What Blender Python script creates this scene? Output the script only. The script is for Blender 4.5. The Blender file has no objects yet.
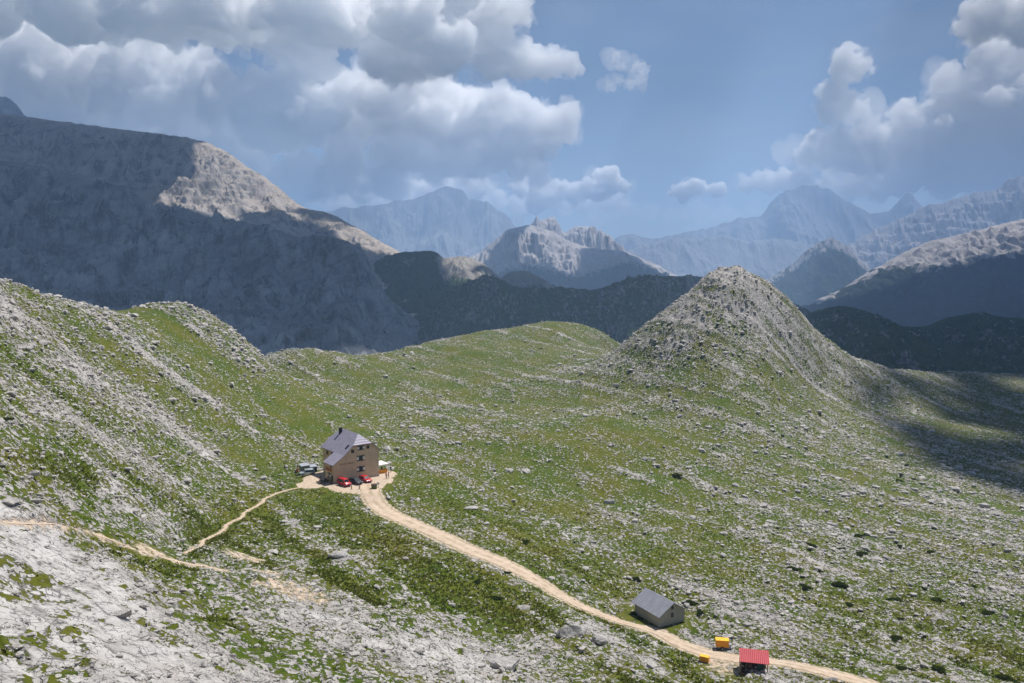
import bpy, math, random
import numpy as np
from mathutils import Vector

random.seed(7)
RNG = np.random.default_rng(11)
scene = bpy.context.scene
COL = scene.collection
R = math.radians

# ------------------------------------------------------------------ camera
W, H, F = 1024, 683, 800.0
PITCH = R(4.75)
CP, SP = math.cos(PITCH), math.sin(PITCH)
cam_d = bpy.data.cameras.new('camera')
cam_d.sensor_width = 36.0
cam_d.lens = 36.0 * F / W
cam_d.clip_start = 0.5
cam_d.clip_end = 120000.0
cam = bpy.data.objects.new('camera', cam_d)
COL.objects.link(cam)
cam.rotation_euler = (R(90) - PITCH, 0, 0)
scene.camera = cam


def ray(px, py):
    """photo pixel -> (X/Y, Z/Y) of the sight line (camera stands at the origin, looks along +Y)"""
    a = (px - W / 2) / F
    b = -(py - H / 2) / F
    dy = CP + b * SP
    dz = -SP + b * CP
    return a / dy, dz / dy


def pix(X, Y, Z):
    """world -> photo pixel"""
    d = Y * CP - Z * SP
    up = Y * SP + Z * CP
    return W / 2 + F * X / d, H / 2 - F * up / d


# ------------------------------------------------------------------ noise
_P = np.arange(256); RNG.shuffle(_P); _P = np.concatenate([_P, _P]).astype(np.int32)
_A = np.linspace(0, 2 * np.pi, 256, endpoint=False)
_GX = np.cos(_A).astype(np.float32); _GY = np.sin(_A).astype(np.float32)


def perlin(x, y, seed=0):
    x = np.asarray(x, np.float64) + seed * 17.31; y = np.asarray(y, np.float64) + seed * 9.77
    xf = np.floor(x); yf = np.floor(y)
    xi = xf.astype(np.int64); yi = yf.astype(np.int64)
    fx = (x - xf).astype(np.float32); fy = (y - yf).astype(np.float32)
    a = xi & 255; b = (xi + 1) & 255; c = yi & 255; d = (yi + 1) & 255
    pa = _P[a]; pb = _P[b]
    h00 = _P[pa + c]; h01 = _P[pa + d]; h10 = _P[pb + c]; h11 = _P[pb + d]
    ux = fx * fx * fx * (fx * (fx * 6 - 15) + 10); uy = fy * fy * fy * (fy * (fy * 6 - 15) + 10)
    n00 = _GX[h00] * fx + _GY[h00] * fy
    n10 = _GX[h10] * (fx - 1) + _GY[h10] * fy
    n01 = _GX[h01] * fx + _GY[h01] * (fy - 1)
    n11 = _GX[h11] * (fx - 1) + _GY[h11] * (fy - 1)
    r = n00 + ux * (n10 - n00)
    s = n01 + ux * (n11 - n01)
    return (r + uy * (s - r)) * 1.5


def fbm(x, y, octv=4, seed=0, gain=0.5, lac=2.03):
    s = 0.0; a = 1.0; t = 0.0
    for o in range(octv):
        s = s + a * perlin(x * lac ** o, y * lac ** o, seed + o * 3)
        t += a; a *= gain
    return s / t


def ridged(x, y, octv=4, seed=0, gain=0.5, lac=2.07):
    s = 0.0; a = 1.0; t = 0.0; w = 1.0
    for o in range(octv):
        n = 1 - np.abs(perlin(x * lac ** o, y * lac ** o, seed + o * 5))
        n = n * n * w
        w = np.clip(n * 1.6, 0, 1)
        s = s + a * n; t += a; a *= gain
    return s / t


def sstep(a, b, x):
    t = np.clip((x - a) / (b - a), 0, 1)
    return t * t * (3 - 2 * t)


# ------------------------------------------------------------------ object helpers
def tag(o, label=None, cat=None, group=None, kind=None):
    if label: o['label'] = label
    if cat: o['category'] = cat
    if group: o['group'] = group
    if kind: o['kind'] = kind
    return o


def link(name, me, mat=None, parent=None):
    o = bpy.data.objects.new(name, me)
    COL.objects.link(o)
    if mat is not None and me is not None: me.materials.append(mat)
    if parent is not None: o.parent = parent
    return o


def empty(name, loc, rz=0.0):
    o = bpy.data.objects.new(name, None)
    COL.objects.link(o)
    o.location = loc; o.rotation_euler = (0, 0, rz)
    o.empty_display_size = 0.5
    return o


def quad_grid(nr, nc):
    i = np.arange(nr - 1)[:, None] * nc + np.arange(nc - 1)[None, :]
    return np.stack([i, i + 1, i + nc + 1, i + nc], -1).reshape(-1, 4)


def np_mesh(name, co, faces, smooth=False, attrs=None):
    """mesh from numpy arrays; faces (n,3) or (n,4)"""
    me = bpy.data.meshes.new(name)
    k = faces.shape[1]
    me.vertices.add(len(co)); me.loops.add(faces.size); me.polygons.add(len(faces))
    me.vertices.foreach_set('co', np.ascontiguousarray(co, np.float32).ravel())
    me.loops.foreach_set('vertex_index', np.ascontiguousarray(faces, np.int32).ravel())
    me.polygons.foreach_set('loop_start', np.arange(0, faces.size, k, dtype=np.int32))
    me.polygons.foreach_set('use_smooth', np.full(len(faces), smooth))
    me.update(calc_edges=True)
    for n, v in (attrs or {}).items():
        a = me.attributes.new(n, 'FLOAT', 'POINT')
        a.data.foreach_set('value', np.ascontiguousarray(v, np.float32).ravel())
    return me


# ------------------------------------------------------------------ node helpers
class NT:
    def __init__(self, name):
        self.m = bpy.data.materials.new(name); self.m.use_nodes = True
        self.t = self.m.node_tree; self.t.nodes.clear()
        self.out = self.t.nodes.new('ShaderNodeOutputMaterial')

    def n(self, typ, _in=None, **props):
        nd = self.t.nodes.new(typ)
        for k, v in props.items(): setattr(nd, k, v)
        for k, v in (_in or {}).items():
            if isinstance(v, bpy.types.NodeSocket): self.t.links.new(v, nd.inputs[k])
            else: nd.inputs[k].default_value = v
        return nd

    def math(self, op, a, b=None, clamp=False):
        d = {0: a}
        if b is not None: d[1] = b
        return self.n('ShaderNodeMath', d, operation=op, use_clamp=clamp).outputs[0]

    def mapr(self, v, a, b, c=0.0, d=1.0, smooth=False):
        return self.n('ShaderNodeMapRange', {0: v, 1: a, 2: b, 3: c, 4: d},
                      interpolation_type='SMOOTHSTEP' if smooth else 'LINEAR').outputs[0]

    def mix(self, f, a, b):
        nd = self.n('ShaderNodeMix', {0: f}, data_type='RGBA')
        for i, v in ((6, a), (7, b)):
            if isinstance(v, bpy.types.NodeSocket): self.t.links.new(v, nd.inputs[i])
            else: nd.inputs[i].default_value = (*v, 1) if len(v) == 3 else v
        return nd.outputs[2]

    def noise(self, scale, vec=None, detail=4, rough=0.55, dist=0.0):
        d = {'Scale': scale, 'Detail': detail, 'Roughness': rough, 'Distortion': dist}
        if vec is not None: d['Vector'] = vec
        return self.n('ShaderNodeTexNoise', d).outputs[0]

    def coord(self):
        if not hasattr(self, '_tc'): self._tc = self.n('ShaderNodeTexCoord')
        return self._tc.outputs['Object']

    def attr(self, name):
        return self.n('ShaderNodeAttribute', attribute_name=name).outputs['Fac']

    def bsdf(self, color, rough=0.8, bump=None, bdist=0.1, bstr=1.0, spec=0.3, metal=0.0):
        b = self.n('ShaderNodeBsdfPrincipled', {'Roughness': rough, 'Specular IOR Level': spec, 'Metallic': metal})
        if isinstance(color, bpy.types.NodeSocket): self.t.links.new(color, b.inputs['Base Color'])
        else: b.inputs['Base Color'].default_value = (*color, 1)
        if bump is not None:
            bn = self.n('ShaderNodeBump', {'Height': bump, 'Distance': bdist, 'Strength': bstr})
            self.t.links.new(bn.outputs[0], b.inputs['Normal'])
        self.t.links.new(b.outputs[0], self.out.inputs['Surface'])
        return self.m
SUN_EL, SUN_AZ = R(64), R(49)          # azimuth measured from +Y towards +X
SUN = np.array([math.sin(SUN_AZ) * math.cos(SUN_EL), math.cos(SUN_AZ) * math.cos(SUN_EL), math.sin(SUN_EL)])
HAZE_D = 1.12e-4
# ------------------------------------------------------------------ near terrain: survey points (pixel, pixel, distance)
CREST = [(-150, 240, 160), (-60, 262, 180), (0, 283, 200), (20, 288, 210), (45, 297, 230), (70, 305, 250), (95, 313, 270),
         (110, 314, 283), (130, 310, 290), (150, 305.5, 295), (175, 305.5, 300), (195, 310, 305), (210, 318, 310), (228, 329, 317), (242, 341, 324), (253, 353, 332),
         (280, 351, 430), (300, 351, 440), (345, 356, 470), (375, 355, 490), (400, 351, 520), (440, 343, 560), (462, 339, 580), (490, 334, 590),
         (515, 329, 600), (540, 327, 610), (565, 329, 615), (590, 335, 620),
         (600, 362, 405), (625, 345, 400), (650, 325, 400), (680, 303, 405), (692, 293, 408), (701, 286, 409), (712, 282, 410), (728, 280, 410),
         (745, 283, 411), (755, 287.5, 413), (766, 294, 416), (788, 310, 423), (808, 328, 432), (832, 347, 448), (870, 364, 475), (905, 370, 515), (940, 374, 555), (985, 377, 590), (1024, 379, 610), (1180, 385, 640)]
GROUND = [(0, 683, 45), (100, 683, 50), (200, 683, 58), (300, 683, 70), (400, 683, 82), (512, 683, 98), (640, 683, 115), (740, 683, 122),
          (870, 683, 122), (1024, 683, 128), (0, 600, 58), (100, 600, 68), (200, 600, 85), (300, 600, 106), (400, 600, 128), (0, 525, 78),
          (100, 545, 92), (190, 545, 128), (250, 575, 112), (330, 590, 115), (420, 630, 108), (480, 660, 104), (340, 565, 138), (500, 640, 121), (560, 630, 128),
          (200, 530, 146), (250, 510, 174), (300, 489, 195), (334, 484, 200), (380, 478, 206), (340, 470, 217), (280, 530, 162), (350, 530, 168), (430, 524, 179), (400, 511, 188),
          (470, 544, 168), (510, 566, 158), (545, 588, 150), (600, 614, 146), (640, 629, 143), (700, 652, 134), (740, 660, 130), (800, 667, 128),
          (430, 560, 150), (500, 520, 190), (600, 560, 178), (700, 600, 160), (800, 620, 155), (900, 620, 160), (1024, 620, 160),
          (600, 500, 225), (700, 520, 215), (800, 540, 205), (900, 560, 200), (1024, 560, 200), (1160, 600, 180), (450, 470, 232), (560, 450, 260), (450, 420, 300),
          (600, 420, 300), (350, 400, 330), (350, 430, 262), (300, 440, 245), (260, 470, 212), (1024, 490, 300), (900, 490, 270), (1024, 430, 430), (900, 430, 378), (850, 385, 428), (900, 400, 440), (960, 430, 400), (830, 370, 430), (880, 380, 455),
          (0, 330, 165), (0, 400, 125), (0, 460, 96), (0, 500, 84), (80, 330, 215), (80, 400, 160), (80, 460, 125), (60, 500, 100), (150, 350, 235), (150, 430, 180),
          (150, 490, 138), (200, 400, 235), (220, 350, 290), (250, 400, 265), (300, 390, 310), (200, 470, 182), (-120, 330, 120), (-120, 450, 75), (-120, 600, 45),
          (728, 300, 396), (728, 330, 380), (728, 370, 352), (728, 420, 310), (728, 470, 262), (650, 370, 372), (650, 420, 320), (800, 370, 405), (800, 420, 340),
          (800, 470, 275), (850, 410, 398), (540, 345, 520), (500, 370, 430), (430, 370, 430), (950, 395, 485), (590, 365, 430), (590, 352, 500), (602, 357, 455), (606, 350, 520), (608, 343, 580), (622, 345, 610), (645, 352, 600)]
_pts = []
for px, py, Y in CREST:
    u, w = ray(px, py)
    _pts.append((u, math.log(Y), w))
    if (px, py) in ((600, 362), (625, 345)): continue
    _pts += [(u * 0.99, math.log(Y * 1.13), w - 0.030), (u * 0.99, math.log(Y * 1.45), w - 0.11)]
for px, py, Y in GROUND:
    u, w = ray(px, py)
    _pts.append((u, math.log(Y), w))
for u in (-1.2, -0.6, 0.0, 0.6, 1.2):
    for Y in (2, 5, 12, 25):
        _pts.append((u, math.log(Y), -(0.565 + 1.5 / Y)))
    for Y in (1050, 1500):
        _pts.append((u, math.log(Y), -0.235))
for px in range(665, 800, 45):      # the hollow behind the knoll
    u, w = ray(px, 275)
    _pts.append((u, math.log(640), -0.17))
_pts = np.array(_pts)


def tps_fit(p, v, lam=1e-4):
    n = len(p)
    d2 = ((p[:, None] - p[None]) ** 2).sum(-1)
    K = 0.5 * d2 * np.log(d2 + 1e-12) + lam * np.eye(n)
    Pm = np.c_[np.ones(n), p]
    A = np.block([[K, Pm], [Pm.T, np.zeros((3, 3))]])
    return np.linalg.solve(A, np.r_[v, 0, 0, 0])


def tps_eval(p, c, q):
    out = np.empty(len(q))
    for s in range(0, len(q), 20000):
        b = q[s:s + 20000]
        d2 = ((b[:, None] - p[None]) ** 2).sum(-1)
        out[s:s + 20000] = (0.5 * d2 * np.log(d2 + 1e-12)) @ c[:len(p)] + c[len(p)] + b @ c[len(p) + 1:]
    return out


_c = tps_fit(_pts[:, :2], _pts[:, 2])
_cu = np.linspace(-1.3, 1.3, 261); _cl = np.linspace(math.log(1.9), math.log(1600), 241)
_q = np.stack(np.meshgrid(_cl, _cu, indexing='ij'), -1).reshape(-1, 2)[:, ::-1]
WC = tps_eval(_pts[:, :2], _c, _q).reshape(241, 261)


def cubic_w(g, x):
    """Catmull-Rom weights of the samples x on the regular grid g, as a dense matrix"""
    t = np.clip((x - g[0]) / (g[1] - g[0]), 1, len(g) - 2.001)
    i = np.floor(t).astype(int); f = t - i
    M = np.zeros((len(x), len(g))); r = np.arange(len(x))
    M[r, i - 1] += -0.5 * f ** 3 + f ** 2 - 0.5 * f
    M[r, i] += 1.5 * f ** 3 - 2.5 * f ** 2 + 1
    M[r, np.minimum(i + 1, len(g) - 1)] += -1.5 * f ** 3 + 2 * f ** 2 + 0.5 * f
    M[r, np.minimum(i + 2, len(g) - 1)] += 0.5 * f ** 3 - 0.5 * f ** 2
    return M


def smooth_w(u, Y):
    u = np.atleast_1d(u); l = np.log(np.atleast_1d(Y))
    return np.einsum('ij,jk,ik->i', cubic_w(_cl, l), WC, cubic_w(_cu, u))


def hit(px, py, ymin=30):
    """where the sight line through a photo pixel first meets the smooth terrain"""
    u, w = ray(px, py)
    Y = np.exp(np.linspace(math.log(ymin), math.log(1500), 900))
    g = smooth_w(np.full(900, u), Y) - w
    k = np.argmax(g > 0) if (g > 0).any() else int(np.argmax(g))
    if k > 0 and g[k] > 0:
        t = -g[k - 1] / (g[k] - g[k - 1])
        y = Y[k - 1] + t * (Y[k] - Y[k - 1])
    else:
        y = Y[k]
    return np.array([u * y, y, w * y])


# ------------------------------------------------------------------ roads: centre lines on the terrain
def polyline(pts, step=1.0, smooth=4):
    p = np.array([hit(a, b) for a, b in pts])
    d = np.r_[0, np.cumsum(np.linalg.norm(np.diff(p[:, :2], axis=0), axis=1))]
    n = max(8, int(d[-1] / step))
    s = np.linspace(0, d[-1], n)
    q = np.stack([np.interp(s, d, p[:, k]) for k in range(3)], 1)
    for _ in range(smooth):
        r = q.copy()
        r[2:-2] = (q[:-4] + q[1:-3] * 2 + q[2:-2] * 3 + q[3:-1] * 2 + q[4:]) / 9
        q = r
    return q, s / d[-1]


TPX = [(369, 485, 2.3), (368, 492, 2.3), (371, 500, 2.4), (387, 513, 2.3), (420, 526.5, 2.0), (469, 549, 2.1), (502, 562, 1.8), (535, 579, 1.45), (553, 590.5, 1.2), (568, 600, 1.05), (600, 615, .85), (633, 626, .75), (660, 634.5, 1.05), (686, 647, 1.35),
       (712, 655, 1.6), (740, 659.5, 1.3), (777, 661.5, 1.0), (800, 666, 1.1), (840, 676, 1.3), (875, 685.5, 1.3), (910, 696, 1.3), (940, 711, 1.3)]
TRACK, tS = polyline([p[:2] for p in TPX], 1.0, 5)
_th = np.array([hit(a, b) for a, b, c in TPX]); _td = np.r_[0, np.cumsum(np.linalg.norm(np.diff(_th[:, :2], axis=0), axis=1))]
TRACK_HW = np.interp(tS * _td[-1], _td, [p[2] for p in TPX])
PATHS = []
for pts, hw in (([(322, 482), (312, 485), (300, 487), (280, 491.5), (266, 499), (252, 508), (240, 517), (222, 530), (207, 540), (196, 548), (185, 553)], 0.36),):
    q, s = polyline(pts, 0.7, 4)
    q[:, 0] += 1.1 * fbm(s * 14, s * 0 + 4.4, 2, 63); q[:, 1] += 1.3 * fbm(s * 14, s * 0 + 7.7, 2, 64)
    PATHS.append((q, s, hw))

# hut and shed frames (x axis along the visible gable, y axis going back)
HUT_Z = float(ray(334, 484)[1] * 200)
HUT_O = np.array([ray(334, 484)[0] * 200, 200.0])
HUT_A = math.atan2(8.0, 10.1)
SHED_Z = float(ray(659, 627.5)[1] * 143)
SHED_O = np.array([ray(659.5, 627.5)[0] * 143, 143.0])
SHED_A = R(29)


def frame(o, a, x, y):
    return np.array([o[0] + math.cos(a) * x - math.sin(a) * y, o[1] + math.sin(a) * x + math.cos(a) * y])


# flat pads: centre, z, inner radius, outer radius
PADS = []
for x, y, ri, ro in ((6, 5, 9, 15), (4, -5, 5, 11), (10, -3, 3.5, 8), (-4.5, 3, 2.6, 6), (14.5, 2, 3, 7)):
    c = frame(HUT_O, HUT_A, x, y); PADS.append((c[0], c[1], HUT_Z, ri, ro))
c = frame(SHED_O, SHED_A, 3, 4); PADS.append((c[0], c[1], SHED_Z, 5.2, 9))

# ------------------------------------------------------------------ the ground grid
U = np.r_[np.linspace(-1.25, -0.70, 70)[:-1], np.linspace(-0.70, 0.70, 1120), np.linspace(0.70, 1.25, 70)[1:]]
L = np.r_[np.linspace(math.log(2), math.log(42), 50)[:-1], np.linspace(math.log(42), math.log(700), 1000), np.linspace(math.log(700), math.log(1400), 40)[1:], np.linspace(math.log(1400), math.log(15700), 66)[1:]]
NR, NC = len(L), len(U)
GY = np.repeat(np.exp(L)[:, None], NC, 1); GX = GY * U[None]
WS = cubic_w(_cl, np.minimum(L, math.log(1590))) @ WC @ cubic_w(_cu, U).T
Z0 = GY * WS
VALLEY = -365.0
k = sstep(900, 1500, GY)
Z0 = Z0 * (1 - k) + VALLEY * k

near = GY < 900
fade = sstep(900, 650, GY)
# roughness of the relief (broad undulation)
Zm = Z0 + fade * sstep(15, 45, GY) * (2.4 * fbm(GX / 62, GY / 62, 3, 1) + 0.9 * fbm(GX / 17, GY / 17, 3, 5))

# bedding planes of the limestone: one coordinate across the beds
warp = 3.0 * fbm(GX / 40, GY / 40, 2, 9) + 0.7 * fbm(GX / 7, GY / 7, 2, 12)
BED = 0.54 * GX + 0.38 * GY + 0.75 * Zm + warp

# distance to roads, rasterised on a coarse grid and sampled bilinearly


def road_field(line, val_cols):
    lo = line[:, :2].min(0) - 14; hi = line[:, :2].max(0) + 14
    st = 0.5
    nx, ny = int((hi[0] - lo[0]) / st) + 2, int((hi[1] - lo[1]) / st) + 2
    xs = lo[0] + np.arange(nx) * st; ys = lo[1] + np.arange(ny) * st
    gx, gy = np.meshgrid(xs, ys)
    q = np.stack([gx.ravel(), gy.ravel()], 1)
    D = np.full(len(q), 1e9); V = np.zeros((len(q), val_cols.shape[1]))
    for s in range(0, len(q), 40000):
        d2 = ((q[s:s + 40000, None] - line[None, :, :2]) ** 2).sum(-1)
        k = d2.argmin(1)
        D[s:s + 40000] = np.sqrt(d2[np.arange(len(k)), k]); V[s:s + 40000] = val_cols[k]
    D = D.reshape(ny, nx); V = V.reshape(ny, nx, -1)
    out_d = np.full(GX.shape, 1e3); out_v = np.zeros(GX.shape + (val_cols.shape[1],))
    m = (GX > lo[0]) & (GX < hi[0] - st) & (GY > lo[1]) & (GY < hi[1] - st)
    fx = (GX[m] - lo[0]) / st; fy = (GY[m] - lo[1]) / st
    ix = np.minimum(fx.astype(int), nx - 2); iy = np.minimum(fy.astype(int), ny - 2); fx = fx - ix; fy = fy - iy
    w = [(1 - fx) * (1 - fy), fx * (1 - fy), (1 - fx) * fy, fx * fy]
    ii = [(iy, ix), (iy, ix + 1), (iy + 1, ix), (iy + 1, ix + 1)]
    out_d[m] = sum(a * D[b] for a, b in zip(w, ii))
    out_v[m] = sum(a[:, None] * V[b] for a, b in zip(w, ii))
    return out_d, out_v


flat = np.zeros(GX.shape); flat_z = np.zeros(GX.shape)
# pads first, so the road heights can follow them


def pads_at(x, y, z):
    for cx, cy, pz, ri, ro in PADS:
        w = sstep(ro, ri, np.hypot(x - cx, y - cy))
        z = z * (1 - w) + pz * w
    return z


TRACK[:, 2] = pads_at(TRACK[:, 0], TRACK[:, 1], TRACK[:, 2])
for _ in range(12):
    TRACK[1:-1, 2] = (TRACK[:-2, 2] + TRACK[1:-1, 2] * 2 + TRACK[2:, 2]) / 4
tD, tV = road_field(TRACK, np.c_[TRACK[:, 2], TRACK_HW])
fl_t = sstep(1.0, 0.0, (tD - tV[..., 1] - 0.5) / 5.0)
pad_w = np.zeros(GX.shape)
for cx, cy, pz, ri, ro in PADS:
    pad_w = np.maximum(pad_w, sstep(ro, ri, np.hypot(GX - cx, GY - cy)))
pD = []; fl_p = np.zeros(GX.shape); pz_p = np.zeros(GX.shape)
for q, s, hw in PATHS:
    q[:, 2] = pads_at(q[:, 0], q[:, 1], q[:, 2])
    d, v = road_field(q, q[:, 2:3])
    pD.append(d - hw)
    f = sstep(1.0, 0.0, (d - hw - 0.3) / 3.2)
    sel = f > fl_p
    pz_p[sel] = v[..., 0][sel]; fl_p = np.maximum(fl_p, f)

# ------------------------------------------------------------------ where rock shows and where turf grows
BIAS = [(0, 300, .5), (50, 330, .45), (120, 340, .25), (165, 325, -.3), (205, 322, .4), (235, 345, .5), (80, 400, .5), (0, 450, .55), (150, 420, .2), (30, 560, 1.3), (100, 600, 1.0), (0, 620, 1.0),
        (30, 660, .85), (100, 660, .95), (180, 640, .45), (130, 545, -.1), (120, 500, .6), (200, 560, .3), (300, 600, .7), (380, 630, .75), (450, 660, .8), (240, 640, -.25), (330, 670, .3),
        (400, 590, -.6), (350, 560, -.4), (280, 510, -.6), (220, 490, 0), (240, 420, 0), (300, 400, -.5), (290, 420, -.6), (270, 355, .1), (330, 370, -.3), (420, 380, -.2),
        (420, 430, .05), (500, 360, -.5), (500, 420, -.2), (560, 400, -.2), (590, 420, -.5), (540, 335, -.1), (500, 500, -.4), (440, 490, -.3), (420, 480, -.1), (600, 480, -.3),
        (560, 560, -.3), (600, 540, -.1), (650, 560, -.2), (700, 570, .1), (720, 620, .5), (760, 600, .3), (770, 650, .6), (850, 600, 0), (850, 650, .1), (900, 560, .1),
        (1000, 600, .3), (1000, 660, 0), (950, 520, .1), (900, 480, 0), (728, 280, 1.8), (700, 305, 1.1), (775, 312, 1.1), (728, 340, .5), (650, 345, .6), (820, 345, .5), (690, 370, 0), (760, 375, .05), (800, 385, -.2), (728, 400, -.2), (620, 370, -.1), (700, 400, 0),
        (650, 400, -.1), (760, 430, .1), (850, 400, .1), (950, 420, -.1), (520, 620, -.4), (560, 640, .5), (620, 660, .2), (680, 675, -.3), (480, 590, -.3), (460, 560, -.2)]
_bp = []
for a, b, v in BIAS:
    h = hit(a, b); _bp.append((h[0] / h[1], math.log(h[1]), v))
_bp = np.array(_bp)
_bc = np.zeros((120, 130)); _bl = np.linspace(math.log(30), math.log(900), 120); _bu = np.linspace(-1.3, 1.3, 130)
_q = np.stack(np.meshgrid(_bl, _bu, indexing='ij'), -1)
_d = ((_q[:, :, None, 1] - _bp[:, 0]) ** 2 + (_q[:, :, None, 0] - _bp[:, 1]) ** 2 + 1e-3) ** -1.6
_bc = (_d * _bp[:, 2]).sum(-1) / _d.sum(-1)
BIASG = cubic_w(_bl, np.clip(L, _bl[0], _bl[-1])) @ _bc @ cubic_w(_bu, U).T

z1 = np.zeros(GX.shape)
band = 0.55 * perlin(BED / 6.5, z1, 21) + 0.5 * perlin(BED / 2.3, GX * 0.02, 22) + 0.3 * perlin(BED / 1.05, GX * 0.05, 23)
patch = 0.62 * fbm(GX / 24, GY / 24, 3, 24) + 0.6 * fbm(GX / 6.5, GY / 6.5, 3, 27) + 0.8 * fbm(GX / 2.1, GY / 2.1, 3, 30)
dirt = np.maximum(sstep(1.3, -0.2, pD[0]) * .62, sstep(1.6, 0.0, tD - tV[..., 1]) * 0.75)
dirt = np.maximum(dirt, sstep(.45, .95, pad_w + .25 * patch) * (np.hypot(GX - HUT_O[0], GY - HUT_O[1]) < 40))
for px, py, rx in ((285, 590, 6.5), (265, 575, 6), (240, 560, 6), (310, 603, 5), (150, 552, 4), (200, 548, 4), (722, 664, 5.5), (738, 668, 4), (250, 563, 5)):
    h = hit(px, py)
    dirt = np.maximum(dirt, sstep(1.0, 0.2, np.hypot(GX - h[0], (GY - h[1]) * 0.8) / rx + 0.45 * patch) * 0.62)
SLAB = sstep(.55, .95, BIASG + 0.5 * patch) * sstep(150, 110, GY)
ledge = sstep(0.18, 0.55, 0.55 * perlin(BED / 6.5, z1, 21) + 0.45 * perlin(BED / 2.6, GX * 0.03, 29) + 0.35 * fbm(GX / 14, GY / 14, 2, 52))
ROCK = 0.48 * band + 0.52 * patch + 0.46 * BIASG + 0.06 + 0.34 * ledge * sstep(-.35, .25, fbm(GX / 9, GY / 9, 3, 55)) - .06 * sstep(-.15, -.45, GX / GY) * sstep(75, 100, GY) + SLAB * (0.20 + 0.45 * band)
ROCK = ROCK * (1 - 0.8 * dirt) - 0.25 * dirt
rk = sstep(-0.05, 0.22, ROCK)

# relief of the rock: raised, stepped along the beds, pitted
step_h = (BED / 2.3) % 1.0
relief = rk * (1 - 0.72 * SLAB) * (0.22 + 0.55 * ridged(GX / 3.3, GY / 3.3, 3, 33) + 0.30 * sstep(0.0, 0.75, step_h) - 0.25
               + 0.22 * fbm(GX / 0.9, GY / 0.9, 2, 36)) + 0.10 * fbm(GX / 1.3, GY / 1.3, 2, 40) * (1 - rk)
big = sstep(0.0, 0.7, BIASG) * (0.9 * (ridged(GX / 9, GY / 9, 3, 44) - 0.5) + 0.85 * sstep(0.0, 0.5, (BED / 6.5 + 0.25 * fbm(GX / 12, GY / 12, 2, 47)) % 1.0))
_kx, _ky = ray(727, 280)[0] * 410, 410.0
_kd = np.hypot((GX - _kx) / 1.0, (GY - _ky) / 1.3) + 2.2 * patch
cap = 1.7 * sstep(15.5, 12.5, _kd) + 1.4 * sstep(11.0, 8.5, _kd) + 1.2 * sstep(24, 20, _kd + 0.35 * (GX - _kx)) * sstep(0, 10, GX - _kx)
Z = Zm + fade * sstep(10, 40, GY) * (relief * (0.8 + 0.5 * sstep(150, 400, GY)) + big + cap)
# flatten for paths, track and yards
Z = Z * (1 - fl_p) + (pz_p - 0.03 + 0.04 * fbm(GX / 0.8, GY / 0.8, 2, 50)) * fl_p
Z = Z * (1 - fl_t) + (tV[..., 0] - 0.03 + 0.05 * fbm(GX / 1.1, GY / 1.1, 2, 51) * sstep(-0.2, 1.5, tD - tV[..., 1])) * fl_t
for cx, cy, pz, ri, ro in PADS:
    w = sstep(ro, ri, np.hypot(GX - cx, GY - cy) + 0.5 * patch)
    Z = Z * (1 - w) + pz * w
ROCK = ROCK - 0.8 * np.maximum(fl_p * 0.4, pad_w * 0.5)


def ground_z(x, y):
    """height of the built ground at world x, y (bilinear on the grid)"""
    x = np.atleast_1d(np.asarray(x, float)); y = np.atleast_1d(np.asarray(y, float))
    u = x / y; l = np.log(y)
    j = np.clip(np.searchsorted(U, u) - 1, 0, NC - 2); i = np.clip(np.searchsorted(L, l) - 1, 0, NR - 2)
    fu = (u - U[j]) / (U[j + 1] - U[j]); fl = (l - L[i]) / (L[i + 1] - L[i])
    return (Z[i, j] * (1 - fu) + Z[i, j + 1] * fu) * (1 - fl) + (Z[i + 1, j] * (1 - fu) + Z[i + 1, j + 1] * fu) * fl


def gpt(px, py):
    """photo pixel -> point on the built ground"""
    h = hit(px, py)
    return np.array([h[0], h[1], float(ground_z(h[0], h[1])[0])])


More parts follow.
